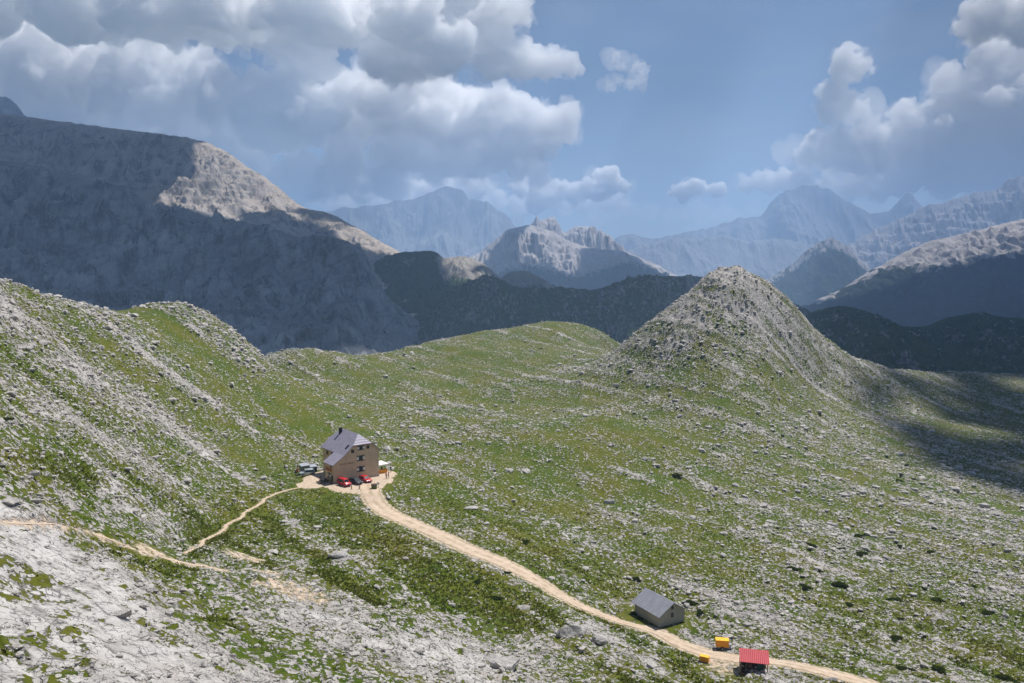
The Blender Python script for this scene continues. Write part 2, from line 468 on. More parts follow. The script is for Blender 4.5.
def ground_material():
    t = NT('karst_ground')
    c = t.coord()
    rock = t.attr('rock'); dirt = t.attr('dirt'); bed = t.attr('bed')
    # break the mask up at the scale of stones and tufts
    sx = t.n('ShaderNodeSeparateXYZ', {0: c}).outputs
    al = t.n('ShaderNodeCombineXYZ', {0: bed, 1: t.math('MULTIPLY', sx[0], 0.22), 2: t.math('MULTIPLY', sx[1], 0.22)}).outputs[0]
    slab = t.attr('slab')
    nf = t.math('ADD', t.math('MULTIPLY', t.noise(1.5, c, 5, 0.62), 0.55), t.math('MULTIPLY', t.noise(1.9, al, 5, 0.6), 0.45))
    nf2 = t.noise(0.42, c, 3, 0.5)
    vor = t.n('ShaderNodeTexVoronoi', {'Vector': t.n('ShaderNodeVectorMath', {0: c, 1: t.n('ShaderNodeVectorMath', {0: t.n('ShaderNodeTexNoise', {'Vector': c, 'Scale': 1.1, 'Detail': 3.0}).outputs[1], 3: 1.6}, operation='SCALE').outputs[0]}, operation='ADD').outputs[0], 'Scale': 1.15, 'Randomness': 1.0}, feature='F1').outputs['Distance']
    stones = t.mapr(vor, 0.05, 0.48, 0.85, -0.30)
    m = t.math('ADD', rock, t.math('MULTIPLY', t.math('SUBTRACT', nf, 0.5), t.mapr(slab, 0, 1, 3.4, 1.6)))
    m = t.math('ADD', m, t.math('MULTIPLY', t.math('SUBTRACT', nf2, 0.5), 0.7))
    m = t.math('ADD', m, stones)
    mask = t.mapr(m, 0.02, 0.16, smooth=True)
    # limestone
    n1 = t.noise(0.35, c, 5, 0.6); n2 = t.noise(4.0, c, 4, 0.65)
    rc = t.mix(t.mapr(n1, 0.35, 0.68), (0.36, 0.335, 0.31), (0.56, 0.525, 0.485))
    rc = t.mix(t.mapr(n2, 0.44, 0.28), rc, (0.20, 0.18, 0.165))
    rc = t.mix(t.mapr(t.noise(3.0, al, 4, 0.6), 0.45, 0.33, 0, .75), rc, (0.20, 0.185, 0.17))
    rc = t.mix(t.mapr(t.noise(0.12, c, 3), 0.55, 0.75, 0, 0.5), rc, (0.46, 0.40, 0.35))
    rc = t.mix(t.math('MULTIPLY', slab, t.mapr(n1, .35, .6, .2, .75)), rc, (0.64, 0.615, 0.585))
    # joints and fissures
    ve = t.n('ShaderNodeTexVoronoi', {'Vector': t.n('ShaderNodeCombineXYZ', {0: t.math('MULTIPLY', bed, 0.9), 1: t.math('MULTIPLY', sx[0], 0.42), 2: t.math('MULTIPLY', sx[1], 0.42)}).outputs[0], 'Scale': 0.9}, feature='DISTANCE_TO_EDGE').outputs[0]
    ve2 = t.n('ShaderNodeTexVoronoi', {'Vector': c, 'Scale': 1.7}, feature='DISTANCE_TO_EDGE').outputs[0]
    crack = t.math('MAXIMUM', t.mapr(ve, 0.0, 0.055, 1, 0), t.math('MULTIPLY', t.mapr(ve2, 0.0, 0.05, 1, 0), .7))
    crack = t.math('MULTIPLY', crack, t.mapr(t.noise(0.8, c, 3), .42, .58))
    rc = t.mix(t.math('MULTIPLY', crack, .8), rc, (0.10, 0.092, 0.085))
    # turf
    g1 = t.noise(0.06, c, 4, 0.6); g2 = t.noise(0.9, c, 4, 0.6); g3 = t.noise(5.0, c, 3, 0.6)
    gc = t.mix(t.mapr(g1, 0.38, 0.62), (0.064, 0.098, 0.004), (0.112, 0.114, 0.010))
    gc = t.mix(t.mapr(g2, 0.52, 0.72), gc, (0.026, 0.050, 0.005))
    gc = t.mix(t.mapr(g2, 0.44, 0.25), gc, (0.145, 0.130, 0.045))
    gc = t.mix(t.mapr(g3, 0.5, 0.72, 0, 0.6), gc, (0.035, 0.055, 0.008))
    # bare earth and scree dust
    dc = t.mix(t.mapr(t.noise(1.8, c, 5, 0.65), 0.35, 0.65), (0.40, 0.30, 0.21), (0.56, 0.46, 0.36))
    dm = t.mapr(t.math('ADD', dirt, t.math('MULTIPLY', t.math('SUBTRACT', t.noise(0.9, c, 5, 0.6), 0.5), 1.3)), 0.35, 0.7, smooth=True)
    col = t.mix(mask, gc, rc)
    col = t.mix(dm, col, dc)
    hgt = t.math('ADD', t.math('MULTIPLY', t.noise(2.2, c, 6, 0.65), t.mapr(mask, 0, 1, 0.6, 1.0)), t.math('MULTIPLY', mask, 0.45))
    hgt = t.math('SUBTRACT', hgt, t.math('MULTIPLY', crack, t.math('MULTIPLY', mask, .6)))
    hgt = t.math('MULTIPLY', hgt, t.mapr(dm, 0, 1, 1, 0.25))
    return t.bsdf(col, 0.93, hgt, 0.55, 0.9, 0.15)


# the faint path across the rocky slope: it follows the built surface
def hit_built(px, py):
    u, w = ray(px, py)
    j = int(np.clip(np.searchsorted(U, u), 0, NC - 1)); ww = Z[:, j] / GY[:, j]
    i = int(np.argmax((ww >= w) & (GY[:, j] > 45)))
    return np.array([u * GY[i, j], GY[i, j], Z[i, j]])


_fp = np.array([hit_built(a, b) for a, b in [(-30, 521), (-15, 522), (0, 523), (15, 524), (30, 524.5), (45, 525.5), (60, 527), (75, 529), (88, 532), (100, 537), (115, 543), (130, 549), (145, 553), (160, 557), (180, 561), (200, 566), (222, 571)]])
_sd = np.r_[0, np.cumsum(np.linalg.norm(np.diff(_fp[:, :2], axis=0), axis=1))]
_sn = np.linspace(0, _sd[-1], int(_sd[-1] / .6))
FP = np.stack([np.interp(_sn, _sd, _fp[:, k]) for k in range(3)], 1)
for _ in range(6): FP[1:-1] = (FP[:-2] + 2 * FP[1:-1] + FP[2:]) / 4
FP[:, 2] = ground_z(FP[:, 0], FP[:, 1])
for _ in range(6): FP[1:-1, 2] = (FP[:-2, 2] + 2 * FP[1:-1, 2] + FP[2:, 2]) / 4
fD, _fv = road_field(FP, FP[:, 2:3])
f = sstep(1.0, 0.0, (fD - 0.55) / 1.0)
Z = Z * (1 - f) + _fv[..., 0] * f
dirt = np.maximum(dirt, sstep(1.8, 0.0, fD - .4) * .7)
PATHS.append((FP, None, .5))

ground = link('ground', np_mesh('ground', np.stack([GX, GY, Z], -1).reshape(-1, 3), quad_grid(NR, NC), True,
              {'slab': SLAB.ravel(), 'rock': ROCK.ravel(), 'dirt': dirt.ravel(), 'bed': BED.ravel()}), ground_material())
tag(ground, 'pale karst slope of limestone and short green turf', None, None, 'structure')


def road_mesh(name, q, hw, mat, lift=0.05, nx=9):
    n = len(q)
    d = np.gradient(q[:, :2], axis=0); d /= np.linalg.norm(d, axis=1)[:, None]
    nn = np.stack([d[:, 1], -d[:, 0]], 1)
    s = np.arange(n) * 1.0
    wl = hw * (1 + 0.22 * fbm(s / 5, s * 0 + 3.3, 3, 60)); wr = hw * (1 + 0.22 * fbm(s / 5, s * 0 + 8.8, 3, 61))
    k = np.linspace(-1, 1, nx)
    off = np.where(k[None] < 0, k[None] * wl[:, None], k[None] * wr[:, None])
    X = q[:, :1] + nn[:, :1] * off; Y = q[:, 1:2] + nn[:, 1:] * off
    gz = ground_z(X.ravel(), Y.ravel()).reshape(X.shape)
    Zr = np.maximum(gz + 0.02, q[:, 2:3]) + lift * (1 - np.abs(k[None]) ** 4)
    kk = np.repeat(k[None], n, 0) + 0.12 * fbm(s / 6, s * 0 + 1.7, 2, 62)[:, None]
    return link(name, np_mesh(name, np.stack([X, Y, Zr], -1).reshape(-1, 3), quad_grid(n, nx), True, {'across': kk.ravel()}), mat)


def gravel(name, a, b):
    t = NT(name); c = t.coord()
    col = t.mix(t.mapr(t.noise(0.7, c, 6, 0.65), 0.32, 0.68), a, b)
    ac = t.math('ABSOLUTE', t.attr('across'))
    mid = t.math('MULTIPLY', t.mapr(ac, 0.12, 0.28, 1, 0, True), t.mapr(t.noise(0.5, c, 5, .65), .42, .60))
    verge = t.mapr(t.math('ADD', ac, t.math('MULTIPLY', t.math('SUBTRACT', t.noise(0.9, c, 5, .65), .5), 1.3)), .72, 1.05)
    col = t.mix(t.math('MULTIPLY', mid, .7), col, (0.30, 0.235, 0.15))
    col = t.mix(t.math('MULTIPLY', verge, .85), col, (0.24, 0.21, 0.11))
    col = t.mix(t.mapr(t.noise(3.0, c, 4, .7), .60, .70, 0, .7), col, (0.30, 0.25, 0.21))
    col = t.mix(t.mapr(t.noise(6.0, c, 3, 0.6), 0.55, 0.75, 0, .5), col, (0.6, 0.55, 0.48))
    return t.bsdf(col, 0.95, t.noise(7, c, 4), 0.05, 0.6, 0.1)


M_track = gravel('track_gravel', (0.46, 0.345, 0.245), (0.60, 0.475, 0.36))
o = road_mesh('gravel_track', TRACK, TRACK_HW, M_track)
tag(o, 'sandy gravel track winding from the mountain hut down to the red shelter', 'track', None, 'structure')
for (q, s, hw), lb in zip(PATHS, ('narrow worn footpath climbing left from the hut', 'pale footpath crossing the rocky slope at the left')):
    o = road_mesh('footpath', q, np.full(len(q), hw) if hw < .5 else np.linspace(.62, .42, len(q)), M_track, 0.03, 5)
    tag(o, lb, 'footpath', None, 'structure')
# ------------------------------------------------------------------ mountains
ZBUF_PTS = [np.stack([GX, GY, Z], -1).reshape(-1, 3)]
SEED = [100]


def mountain(name, sil, Yr, Yb, zb, prof, mat, label, nu=420, nt=170, amp=0.10, lam=160., jag=1.0, back=0.18, veg=None, gully=0.5, bank=0.0, kind='structure', jl=6.0, bank_k=0.2):
    """one mountain as a height field: its skyline (photo pixels at distance Yr) falls in a shaped
    slope to height zb at distance Yb, carved by ridged erosion; behind the skyline it falls away"""
    SEED[0] += 7; sd = SEED[0] % 90
    sil = np.array(sil, float)
    px = np.linspace(sil[0, 0], sil[-1, 0], nu)
    # smooth (monotone-ish) interpolation of the skyline plus jagged detail
    py = np.interp(px, sil[:, 0], sil[:, 1])
    py = np.convolve(np.pad(py, 2, 'edge'), [.1, .2, .4, .2, .1], 'valid')
    py = py + jag * (fbm(px / jl, px * 0 + sd, 4, sd, 0.6) * 1.6)
    uw = np.array([ray(a, b) for a, b in zip(px, py)])
    yr = np.interp(px, sil[:, 0], sil[:, 2]) if sil.shape[1] > 2 else np.full(nu, float(Yr))
    zr = uw[:, 1] * yr
    t = np.r_[np.linspace(-back, 0, 12)[:-1], np.linspace(0, 1, nt) ** 1.15]
    p = np.array(prof)
    f = np.interp(np.maximum(t, 0), p[:, 0], p[:, 1])
    f = np.where(t < 0, -t / back * 0.55, f)
    T = t[:, None]
    Y = yr[None] + (Yb - yr[None]) * T
    X = np.where(T < 0, Y, yr[None] + (Y - yr[None]) * 0.55) * uw[None, :, 0]
    hgt = np.maximum(zr - zb, 30.0)
    # spurs shift the profile so that cliffs and gullies run down the slope unevenly
    spur = 0.10 * fbm(X / (lam * 2.2), T * 1.2 + sd, 3, sd)
    ff = np.interp(np.clip(T + spur * sstep(0, .12, T), 0, 1), p[:, 0], p[:, 1]) if True else f
    ff = np.where(T < 0, f[:, None], ff)
    Zm_ = zr[None] - hgt[None] * ff
    env = sstep(0.0, 0.10, np.abs(T)) * (1 - 0.55 * sstep(.6, 1, T))
    wob = 0.6 * fbm(X / lam, Y / lam, 2, sd + 2)
    er = 0.16 * fbm(X / (lam * .16), Y / (lam * .3), 3, sd + 6) + (1 - gully) * (ridged(X / lam, Y / lam, 6, sd + 3, .58) - .5) + gully * (ridged(X / (lam * .55) + wob, Y / (lam * 2.2), 6, sd + 4, .58) - .5)
    Zm_ = Zm_ + amp * np.minimum(hgt, hgt.mean() * 1.4)[None] * env * er * 1.5
    if bank:
        s = (Zm_ / bank + 0.6 * fbm(X / lam, Y / lam, 2, sd + 8)) % 1.0
        Zm_ = Zm_ + env * bank * bank_k * sstep(0.0, 0.8, s)
    me = np_mesh(name, np.stack([X, Y, Zm_], -1).reshape(-1, 3), quad_grid(len(t), nu), False)
    hn = (zr[None] - Zm_) / hgt[None]
    vg = np.full(X.shape, -2.0) if veg is None else veg(hn, X, Y, px[None] + 0 * T, T)
    a = me.attributes.new('veg', 'FLOAT', 'POINT'); a.data.foreach_set('value', vg.astype(np.float32).ravel())
    a = me.attributes.new('fall', 'FLOAT', 'POINT'); a.data.foreach_set('value', hn.astype(np.float32).ravel())
    me.polygons.foreach_set('use_smooth', np.ones(len(me.polygons), bool))
    o = link(name, me, mat)
    tag(o, label, None, None, kind)
    ZBUF_PTS.append(np.stack([X, Y, Zm_], -1).reshape(-1, 3))
    return o


def mountain_mat(name, lam, rock_a, rock_b, veg_a, veg_b, scree=(0.42, 0.38, 0.35), veg_soft=0.12, bumpd=8.0, streak=1.0, steep=(0.35, 0.7)):
    t = NT(name); c = t.coord()
    geo = t.n('ShaderNodeNewGeometry')
    nz = t.n('ShaderNodeSeparateXYZ', {0: geo.outputs['True Normal']}).outputs[2]
    st = t.n('ShaderNodeMapping', {0: c, 3: (1.0, 0.6, 0.25)}).outputs[0]
    n1 = t.noise(1.2 / lam, c, 6, 0.62); n2 = t.noise(6.0 / lam, st, 6, 0.65, 0.3); n3 = t.noise(25.0 / lam, c, 4, 0.65)
    rc = t.mix(t.mapr(t.math('ADD', t.math('MULTIPLY', n1, .6), t.math('MULTIPLY', n2, .4)), 0.40, 0.60), rock_a, rock_b)
    rc = t.mix(t.mapr(n2, 0.52, 0.38, 0, streak), rc, tuple(x * .42 for x in rock_a))  # rock streaks, also carrying gully shading in the colour
    rc = t.mix(t.mapr(nz, steep[0], steep[1], 0, 1), rc, t.mix(t.mapr(n2, .4, .6), scree, tuple(x * .75 for x in scree)))
    bd = t.n('ShaderNodeMapping', {0: t.n('ShaderNodeMapping', {0: c, 2: (R(8), R(26), 0.0)}).outputs[0], 3: (0.3, 0.3, 2.2)}).outputs[0]
    n4 = t.noise(3.2 / lam, bd, 5, 0.6, 0.4)
    rc = t.mix(t.mapr(n4, 0.47, 0.36, 0, .45 * streak), rc, tuple(x * .40 for x in rock_a))
    gc = t.mix(t.mapr(n2, 0.4, 0.62), veg_a, veg_b)
    gc = t.mix(t.mapr(n3, 0.5, 0.7, 0, .7), gc, tuple(x * .5 for x in veg_a))
    m = t.math('ADD', t.attr('veg'), t.math('MULTIPLY', t.math('SUBTRACT', n2, 0.5), 1.3))
    m = t.math('ADD', m, t.math('MULTIPLY', t.math('SUBTRACT', n3, 0.5), 0.6))
    m = t.math('ADD', m, t.math('MULTIPLY', t.math('SUBTRACT', nz, 0.65), 0.5))
    mask = t.mapr(m, -veg_soft, veg_soft, smooth=True)
    col = t.mix(mask, rc, gc)
    return t.bsdf(col, 0.95, t.math('ADD', n2, t.math('MULTIPLY', n3, 0.35)), bumpd, 1.0, 0.1)


def cp(pts, s, ox, oy): return [(ox + a * s, oy + b * s) for a, b in pts]


G1, G2 = (0.026, 0.052, 0.015), (0.055, 0.082, 0.026)
FOR1, FOR2 = (0.012, 0.024, 0.013), (0.024, 0.040, 0.018)
M_grey = mountain_mat('grey_limestone', 130, (0.105, 0.113, 0.13), (0.33, 0.335, 0.35), G1, G2, (0.26, 0.255, 0.255), bumpd=9, steep=(0.45, 0.85))  # wide tone range puts the shading of cliffs and gullies into the rock colour
M_tan = mountain_mat('tan_limestone', 170, (0.24, 0.22, 0.20), (0.44, 0.39, 0.35), G1, G2, (0.48, 0.41, 0.34), bumpd=11, steep=(0.55, 0.9))
M_meadow = mountain_mat('rocky_meadow', 210, (0.22, 0.205, 0.19), (0.42, 0.39, 0.35), G1, G2, (0.33, 0.30, 0.26), bumpd=5)
M_wood = mountain_mat('wooded_slope', 220, (0.34, 0.31, 0.30), (0.46, 0.43, 0.41), FOR1, FOR2, (0.46, 0.42, 0.40), veg_soft=0.06, bumpd=12)
M_pale = mountain_mat('pale_dolomite', 300, (0.38, 0.35, 0.34), (0.52, 0.48, 0.46), FOR1, FOR2, (0.50, 0.46, 0.44), bumpd=18)
M_far = mountain_mat('distant_dolomite', 700, (0.17, 0.17, 0.175), (0.26, 0.255, 0.25), FOR1, FOR2, (0.25, 0.245, 0.24), bumpd=25, streak=.4)

CLIFF = [(0, 0), (.10, .06), (.20, .34), (.30, .52), (.42, .62), (1, 1)]
SLOPE = [(0, 0), (.08, .05), (.3, .30), (.6, .62), (1, 1)]
STEEPTOP = [(0, 0), (.06, .12), (.25, .42), (.5, .66), (1, 1)]
DOME = [(0, 0), (.06, .015), (.2, .12), (.5, .48), (.8, .83), (1, 1)]

c3 = lambda pts: cp(pts, 450 / 1024, 0, 80)
c4 = lambda pts: cp(pts, 340 / 1024, 380, 170)
c5 = lambda pts: cp(pts, 344 / 1022, 680, 160)

mountain('mountain_far_left', c4([(-330, 160), (-200, 135), (-120, 115), (0, 105), (40, 92), (90, 90), (140, 72), (180, 55), (200, 50), (225, 52), (250, 60), (270, 88), (300, 92), (320, 90), (335, 102), (350, 122), (380, 132),
         (400, 160), (430, 200), (480, 240), (560, 290)]), 11500, 9400, VALLEY, STEEPTOP, M_far, 'hazy blue massif far behind the valley', 520, 150, .16, 900, 2.0, jl=11)
mountain('mountain_far_right', c5([(-260, 250), (-150, 222), (-70, 235), (0, 218), (50, 208), (110, 195), (150, 182), (168, 170), (185, 168), (205, 172), (230, 170), (250, 158), (268, 128), (288, 104), (306, 100), (322, 86), (345, 84), (362, 74), (385, 78), (405, 75), (424, 84), (440, 82),
         (470, 106), (500, 124), (540, 145), (570, 160), (600, 158), (622, 152), (640, 130), (660, 108), (672, 97), (690, 97), (700, 118), (720, 140), (760, 160), (900, 200), (1200, 260)]), 12000, 9800, VALLEY, STEEPTOP, M_far,
         'hazy blue range with a spike shaped peak on the horizon', 620, 150, .16, 900, 2.0, jl=11)
mountain('mountain_far_ridge', c5([(-320, 300), (-240, 285), (-180, 278), (-120, 258), (-60, 240), (0, 228), (60, 235), (120, 222), (200, 240), (300, 235), (380, 250), (460, 262), (560, 300)]), 10300, 8900, VALLEY, SLOPE, M_far,
         'low hazy ridge between the far massifs', 460, 110, .14, 800, 1.5, jl=11)
mountain('mountain_snowy', c5([(380, 330), (440, 290), (500, 252), (540, 232), (590, 204), (640, 180), (690, 158), (740, 130), (780, 128), (820, 114), (860, 104), (880, 92), (900, 96), (940, 88), (965, 70), (985, 52), (1010, 47), (1040, 58),
         (1100, 60), (1180, 40), (1300, 55)]), 8700, 6900, VALLEY, STEEPTOP, M_pale, 'pale rocky mountain with light bands above the wooded ridge', 520, 220, .22, 500, 2.0,
         veg=lambda h, X, Y, p, T: -0.9 + 1.5 * sstep(.45, .85, h), bank=110)
mountain('mountain_pointed', c5([(90, 440), (160, 400), (220, 362), (270, 350), (330, 312), (345, 300), (370, 272), (395, 258), (405, 246), (430, 240), (440, 232), (450, 230), (460, 233), (475, 242), (500, 255), (530, 290), (570, 330), (620, 380), (700, 440)]), 6500, 5200, VALLEY, STEEPTOP, M_wood,
         'pointed wooded mountain with a craggy top', 340, 170, .2, 330, 1.0, veg=lambda h, X, Y, p, T: -0.10 + .9 * sstep(.05, .3, h))
mountain('mountain_towers', c4([(400, 240), (430, 215), (446, 180), (458, 158), (470, 148), (482, 151), (496, 150), (508, 141), (526, 142), (536, 160), (548, 182), (558, 192), (572, 178), (590, 169), (605, 170), (622, 170), (640, 174), (656, 186), (672, 188),
         (690, 200), (705, 212), (722, 230), (735, 240), (770, 275)]), 6300, 5000, VALLEY, CLIFF, M_pale, 'jagged rock towers behind the pale mountain', 380, 160, .14, 260, .7, jl=3.5)
mountain('mountain_pale', c4([(180, 290), (230, 270), (270, 262), (300, 250), (325, 228), (345, 212), (365, 196), (380, 180), (400, 175), (420, 170), (445, 166), (470, 168), (490, 176), (515, 182), (535, 192), (560, 210), (590, 222), (630, 232), (670, 240), (700, 240), (740, 246), (770, 256),
         (800, 272), (840, 288), (870, 305), (900, 321), (940, 345), (980, 370)]), 5500, 3600, VALLEY, STEEPTOP, M_pale, 'pale bare mountain with forest on its lower slope', 440, 240, .22, 300, .8,
         veg=lambda h, X, Y, p, T: -0.85 + 1.25 * sstep(.22, .50, h + .28 * sstep(560, 640, p)), bank=70)
mountain('mountain_right', c5([(250, 490), (300, 462), (350, 438), (390, 420), (430, 405), (470, 388), (500, 370), (540, 344), (570, 325), (600, 312), (640, 288), (680, 268), (720, 250), (750, 237), (770, 236), (800, 228), (830, 222), (860, 215), (900, 205), (930, 196), (965, 188), (1000, 180), (1022, 174),
         (1080, 160), (1180, 140), (1320, 120)]), 4300, 2300, -330, SLOPE, M_wood, 'grey scree mountain over dark forest', 460, 240, .16, 260, .8,
         veg=lambda h, X, Y, p, T: -0.75 + 1.35 * sstep(.10, .34, h + .16 * fbm(X / 130, Y / 900, 3, 6) + .20 * sstep(940, 840, p) + .05 * fbm(X / 60, Y / 400, 3, 5)))
mountain('peak_far_left', [(-80, 100), (-30, 102), (-10, 98), (0, 97), (6, 97), (12, 101), (18, 106), (24, 114), (40, 130)], 4200, 3300, 0, CLIFF, M_grey, 'small craggy peak at the left edge', 140, 60, .12, 120, 1.2)
mountain('massif_back', c3([(-350, 60), (-120, 68), (0, 76), (90, 88), (180, 99), (270, 111), (360, 122), (430, 131), (470, 142), (510, 160), (545, 184), (560, 196), (585, 210), (605, 222), (640, 250), (665, 272), (690, 290), (715, 296), (740, 300), (770, 313), (800, 330), (830, 346), (860, 365),
         (890, 380), (915, 393), (960, 420), (1010, 450), (1060, 490)]), 2800, 1750, -120, [(0, 0), (.05, .04), (.25, .26), (.6, .6), (1, 1)], M_tan, 'broad limestone massif with sunlit scree', 760, 380, .12, 200, .9, bank=30, bank_k=.12, gully=.6)
mountain('massif_front', c3([(-350, 168), (-120, 176), (0, 184), (60, 192), (100, 198), (170, 215), (240, 245), (265, 238), (290, 241), (320, 265), (345, 284), (420, 291), (500, 306), (560, 325), (620, 336), (680, 358), (710, 352), (745, 354), (790, 366), (815, 380), (832, 395), (845, 430), (860, 460), (880, 490), (920, 525), (960, 555),
         (1000, 590), (1040, 620)]), 1700, 880, -190, [(0, 0), (.08, .05), (.16, .22), (.24, .38), (.40, .52), (1, 1)], M_grey, 'grey limestone wall rising over the valley', 860, 440, .13, 120, 1.0, bank=28, gully=.55)
mountain('hill_meadow', [(350, 300), (362, 275), (372, 264), (385, 256), (402, 252), (415, 251.5), (430, 250.5), (438, 253), (443, 258), (452, 257.5), (460, 256), (466, 256.5), (476, 260), (483, 263), (490, 268), (500, 278), (515, 292), (540, 310)], 2400, 1450, -190,
         [(0, 0), (.05, .08), (.14, .28), (.3, .42), (1, 1)], M_meadow, 'dark meadow slope with a tan rock bluff', 340, 170, .12, 110, .8,
         veg=lambda h, X, Y, p, T: 0.35 * sstep(.1, .3, h) - 0.5 * sstep(436, 446, p) * sstep(.45, .2, h) + .1)
mountain('hill_crag', [(480, 305), (495, 287), (503, 277), (509, 273), (515, 271.5), (521, 270.5), (528, 271), (534, 274), (540, 277), (546, 281), (552, 284), (558, 288), (575, 300)], 2150, 1700, -150, STEEPTOP, M_meadow, 'dark rocky knob between the hills', 200, 90, .12, 60, .8,
         veg=lambda h, X, Y, p, T: -0.2 + 0 * h)
mountain('hill_green', [(360, 345), (380, 334), (400, 323), (420, 313), (440, 300), (455, 290), (470, 281), (480, 277.5), (495, 277), (505, 281), (513, 286), (530, 288), (545, 290), (559, 288), (575, 289), (593, 290), (605, 287), (613, 283), (630, 279.5), (646, 277), (660, 276), (672, 276), (692, 276), (707, 277),
         (735, 282), (770, 292), (800, 306), (840, 330)], 1900, 1050, -230, DOME, M_meadow, 'dark green rounded hills beyond the plateau', 620, 260, .17, 90, .6, veg=lambda h, X, Y, p, T: 0.16 - .2 * sstep(640, 700, p) * sstep(.3, .1, h))
mountain('hill_right', [(760, 345), (785, 330), (795, 321), (803, 315.5), (815, 311), (828, 307.5), (840, 306), (852, 307), (862, 310), (874, 315), (885, 319), (893, 324), (905, 326.5), (920, 327), (930, 325), (940, 320), (949, 317), (960, 315), (973, 313), (990, 315), (1005, 317), (1024, 318), (1100, 316), (1220, 312)], 1500, 820, -185, DOME,
         M_meadow, 'dark hummocky hills in cloud shadow', 560, 240, .2, 80, .6, veg=lambda h, X, Y, p, T: 0.17 + 0 * h)
# ------------------------------------------------------------------ the clouds overhead that shade the hills (unseen layer, shaped back from the shade outlines)
def in_poly(x, y, poly):
    ins = np.zeros(x.shape, bool); n = len(poly)
    for i in range(n):
        x0, y0 = poly[i]; x1, y1 = poly[(i + 1) % n]
        if y0 == y1: continue
        ins ^= ((y0 > y) != (y1 > y)) & (x < (x1 - x0) * (y - y0) / (y1 - y0) + x0)
    return ins


SHADE = [[(-400, 60), (100, 60), (215, 130), (300, 190), (402, 245), (450, 240), (520, 260), (720, 262), (720, 345), (-400, 365)],
         [(780, 296), (840, 302), (925, 272), (975, 260), (1060, 245), (1400, 230), (1400, 385), (780, 385)],
         [(842, 352), (862, 375), (880, 396), (866, 414), (896, 442), (932, 464), (985, 485), (1040, 500), (1400, 525), (1400, 372), (1024, 372), (940, 366), (870, 356)]]
LIT = [c3([(345, 270), (420, 232), (452, 215), (436, 140), (500, 145), (605, 215), (700, 285), (925, 392), (870, 394), (800, 372), (720, 318), (640, 305), (590, 328), (540, 322), (440, 298)]),
       c3([(228, 240), (258, 196), (300, 188), (330, 240), (300, 252)]), c3([(-200, 140), (0, 160), (95, 190), (60, 196), (-200, 185)]),
       [(442, 252), (466, 250), (494, 262), (490, 286), (470, 286), (447, 284)], [(500, 200), (800, 200), (760, 273), (560, 272)],
       [(380, 300), (400, 316), (420, 330), (412, 332), (385, 312)]]
RX, RY = np.meshgrid(np.arange(-300, 1330), np.arange(60, 540))
SH = np.zeros(RX.shape)
NEARY = [800, 640, 0]            # a shade outline only counts for ground beyond this distance
SHN = np.full(RX.shape, 1e9)
for p, ny_ in zip(SHADE, NEARY):
    m_ = in_poly(RX, RY, p); SH[m_] = 1; SHN[m_] = np.minimum(SHN[m_], ny_)
for p in LIT: SH[in_poly(RX, RY, p)] = 0
P = np.concatenate(ZBUF_PTS); P = P[P[:, 1] < 5200]; P = P[P[:, 1] > 250]
qx, qy = pix(P[:, 0], P[:, 1], P[:, 2])
ix = np.round(qx).astype(int) + 300; iy = np.round(qy).astype(int) - 60
ok = (ix >= 0) & (ix < RX.shape[1]) & (iy >= 0) & (iy < RX.shape[0])
P, ix, iy = P[ok], ix[ok], iy[ok]
zb = np.full(RX.shape, 1e9); np.minimum.at(zb, (iy, ix), P[:, 1])
for _ in range(2):      # close pin holes
    q = np.pad(zb, 1, 'edge')
    zb = np.minimum(zb, np.median(np.stack([q[1 + a:q.shape[0] - 1 + a, 1 + b:q.shape[1] - 1 + b] for a in (-1, 0, 1) for b in (-1, 0, 1)]), 0))
vis = P[:, 1] < zb[iy, ix] * 1.02 + 5
P, ix, iy = P[vis], ix[vis], iy[vis]
DECK_H, DCELL = 2600.0, 20.0
tt = (DECK_H - P[:, 2]) / SUN[2]
dx = P[:, 0] + SUN[0] * tt; dy = P[:, 1] + SUN[1] * tt
DX0, DY0, DNX, DNY = -2600.0, 1000.0, 340, 280
gi = np.floor((dx - DX0) / DCELL).astype(int); gj = np.floor((dy - DY0) / DCELL).astype(int)
ok = (gi >= 0) & (gi < DNX) & (gj >= 0) & (gj < DNY)
cnt = np.zeros((DNY, DNX)); sm = np.zeros((DNY, DNX))
wgt = np.minimum(P[:, 1] / 1500., 1.5) ** 2
np.add.at(cnt, (gj[ok], gi[ok]), wgt[ok]); np.add.at(sm, (gj[ok], gi[ok]), (SH[iy, ix] * (P[:, 1] > SHN[iy, ix]) * wgt)[ok])


def blur(a, n=1):
    for _ in range(n):
        q = np.pad(a, 1); a = (q[:-2] + 2 * q[1:-1] + q[2:])[:, 1:-1] / 4
        q = np.pad(a, 1); a = (q[:, :-2] + 2 * q[:, 1:-1] + q[:, 2:])[1:-1] / 4
    return a


val = sm / np.maximum(cnt, 1e-9); have = (cnt > 0).astype(float)
lvl = have * val; hw = have.copy()
num, den = lvl * 1.0, hw * 1.0
for n, s in ((1, .25), (6, .05), (36, .01)):
    num = num + s * blur(lvl, n); den = den + s * blur(hw, n)
dens = np.where(den > 1e-5, num / np.maximum(den, 1e-9), 0)
yy, xx = np.mgrid[0:DNY, 0:DNX]
dens = blur(dens, 1)
soft = blur(dens, 7); nearc = (DY0 + yy * DCELL < 1540)[..., ] * 1.0
nearc = blur(nearc, 3); dens = dens * (1 - nearc) + soft * nearc
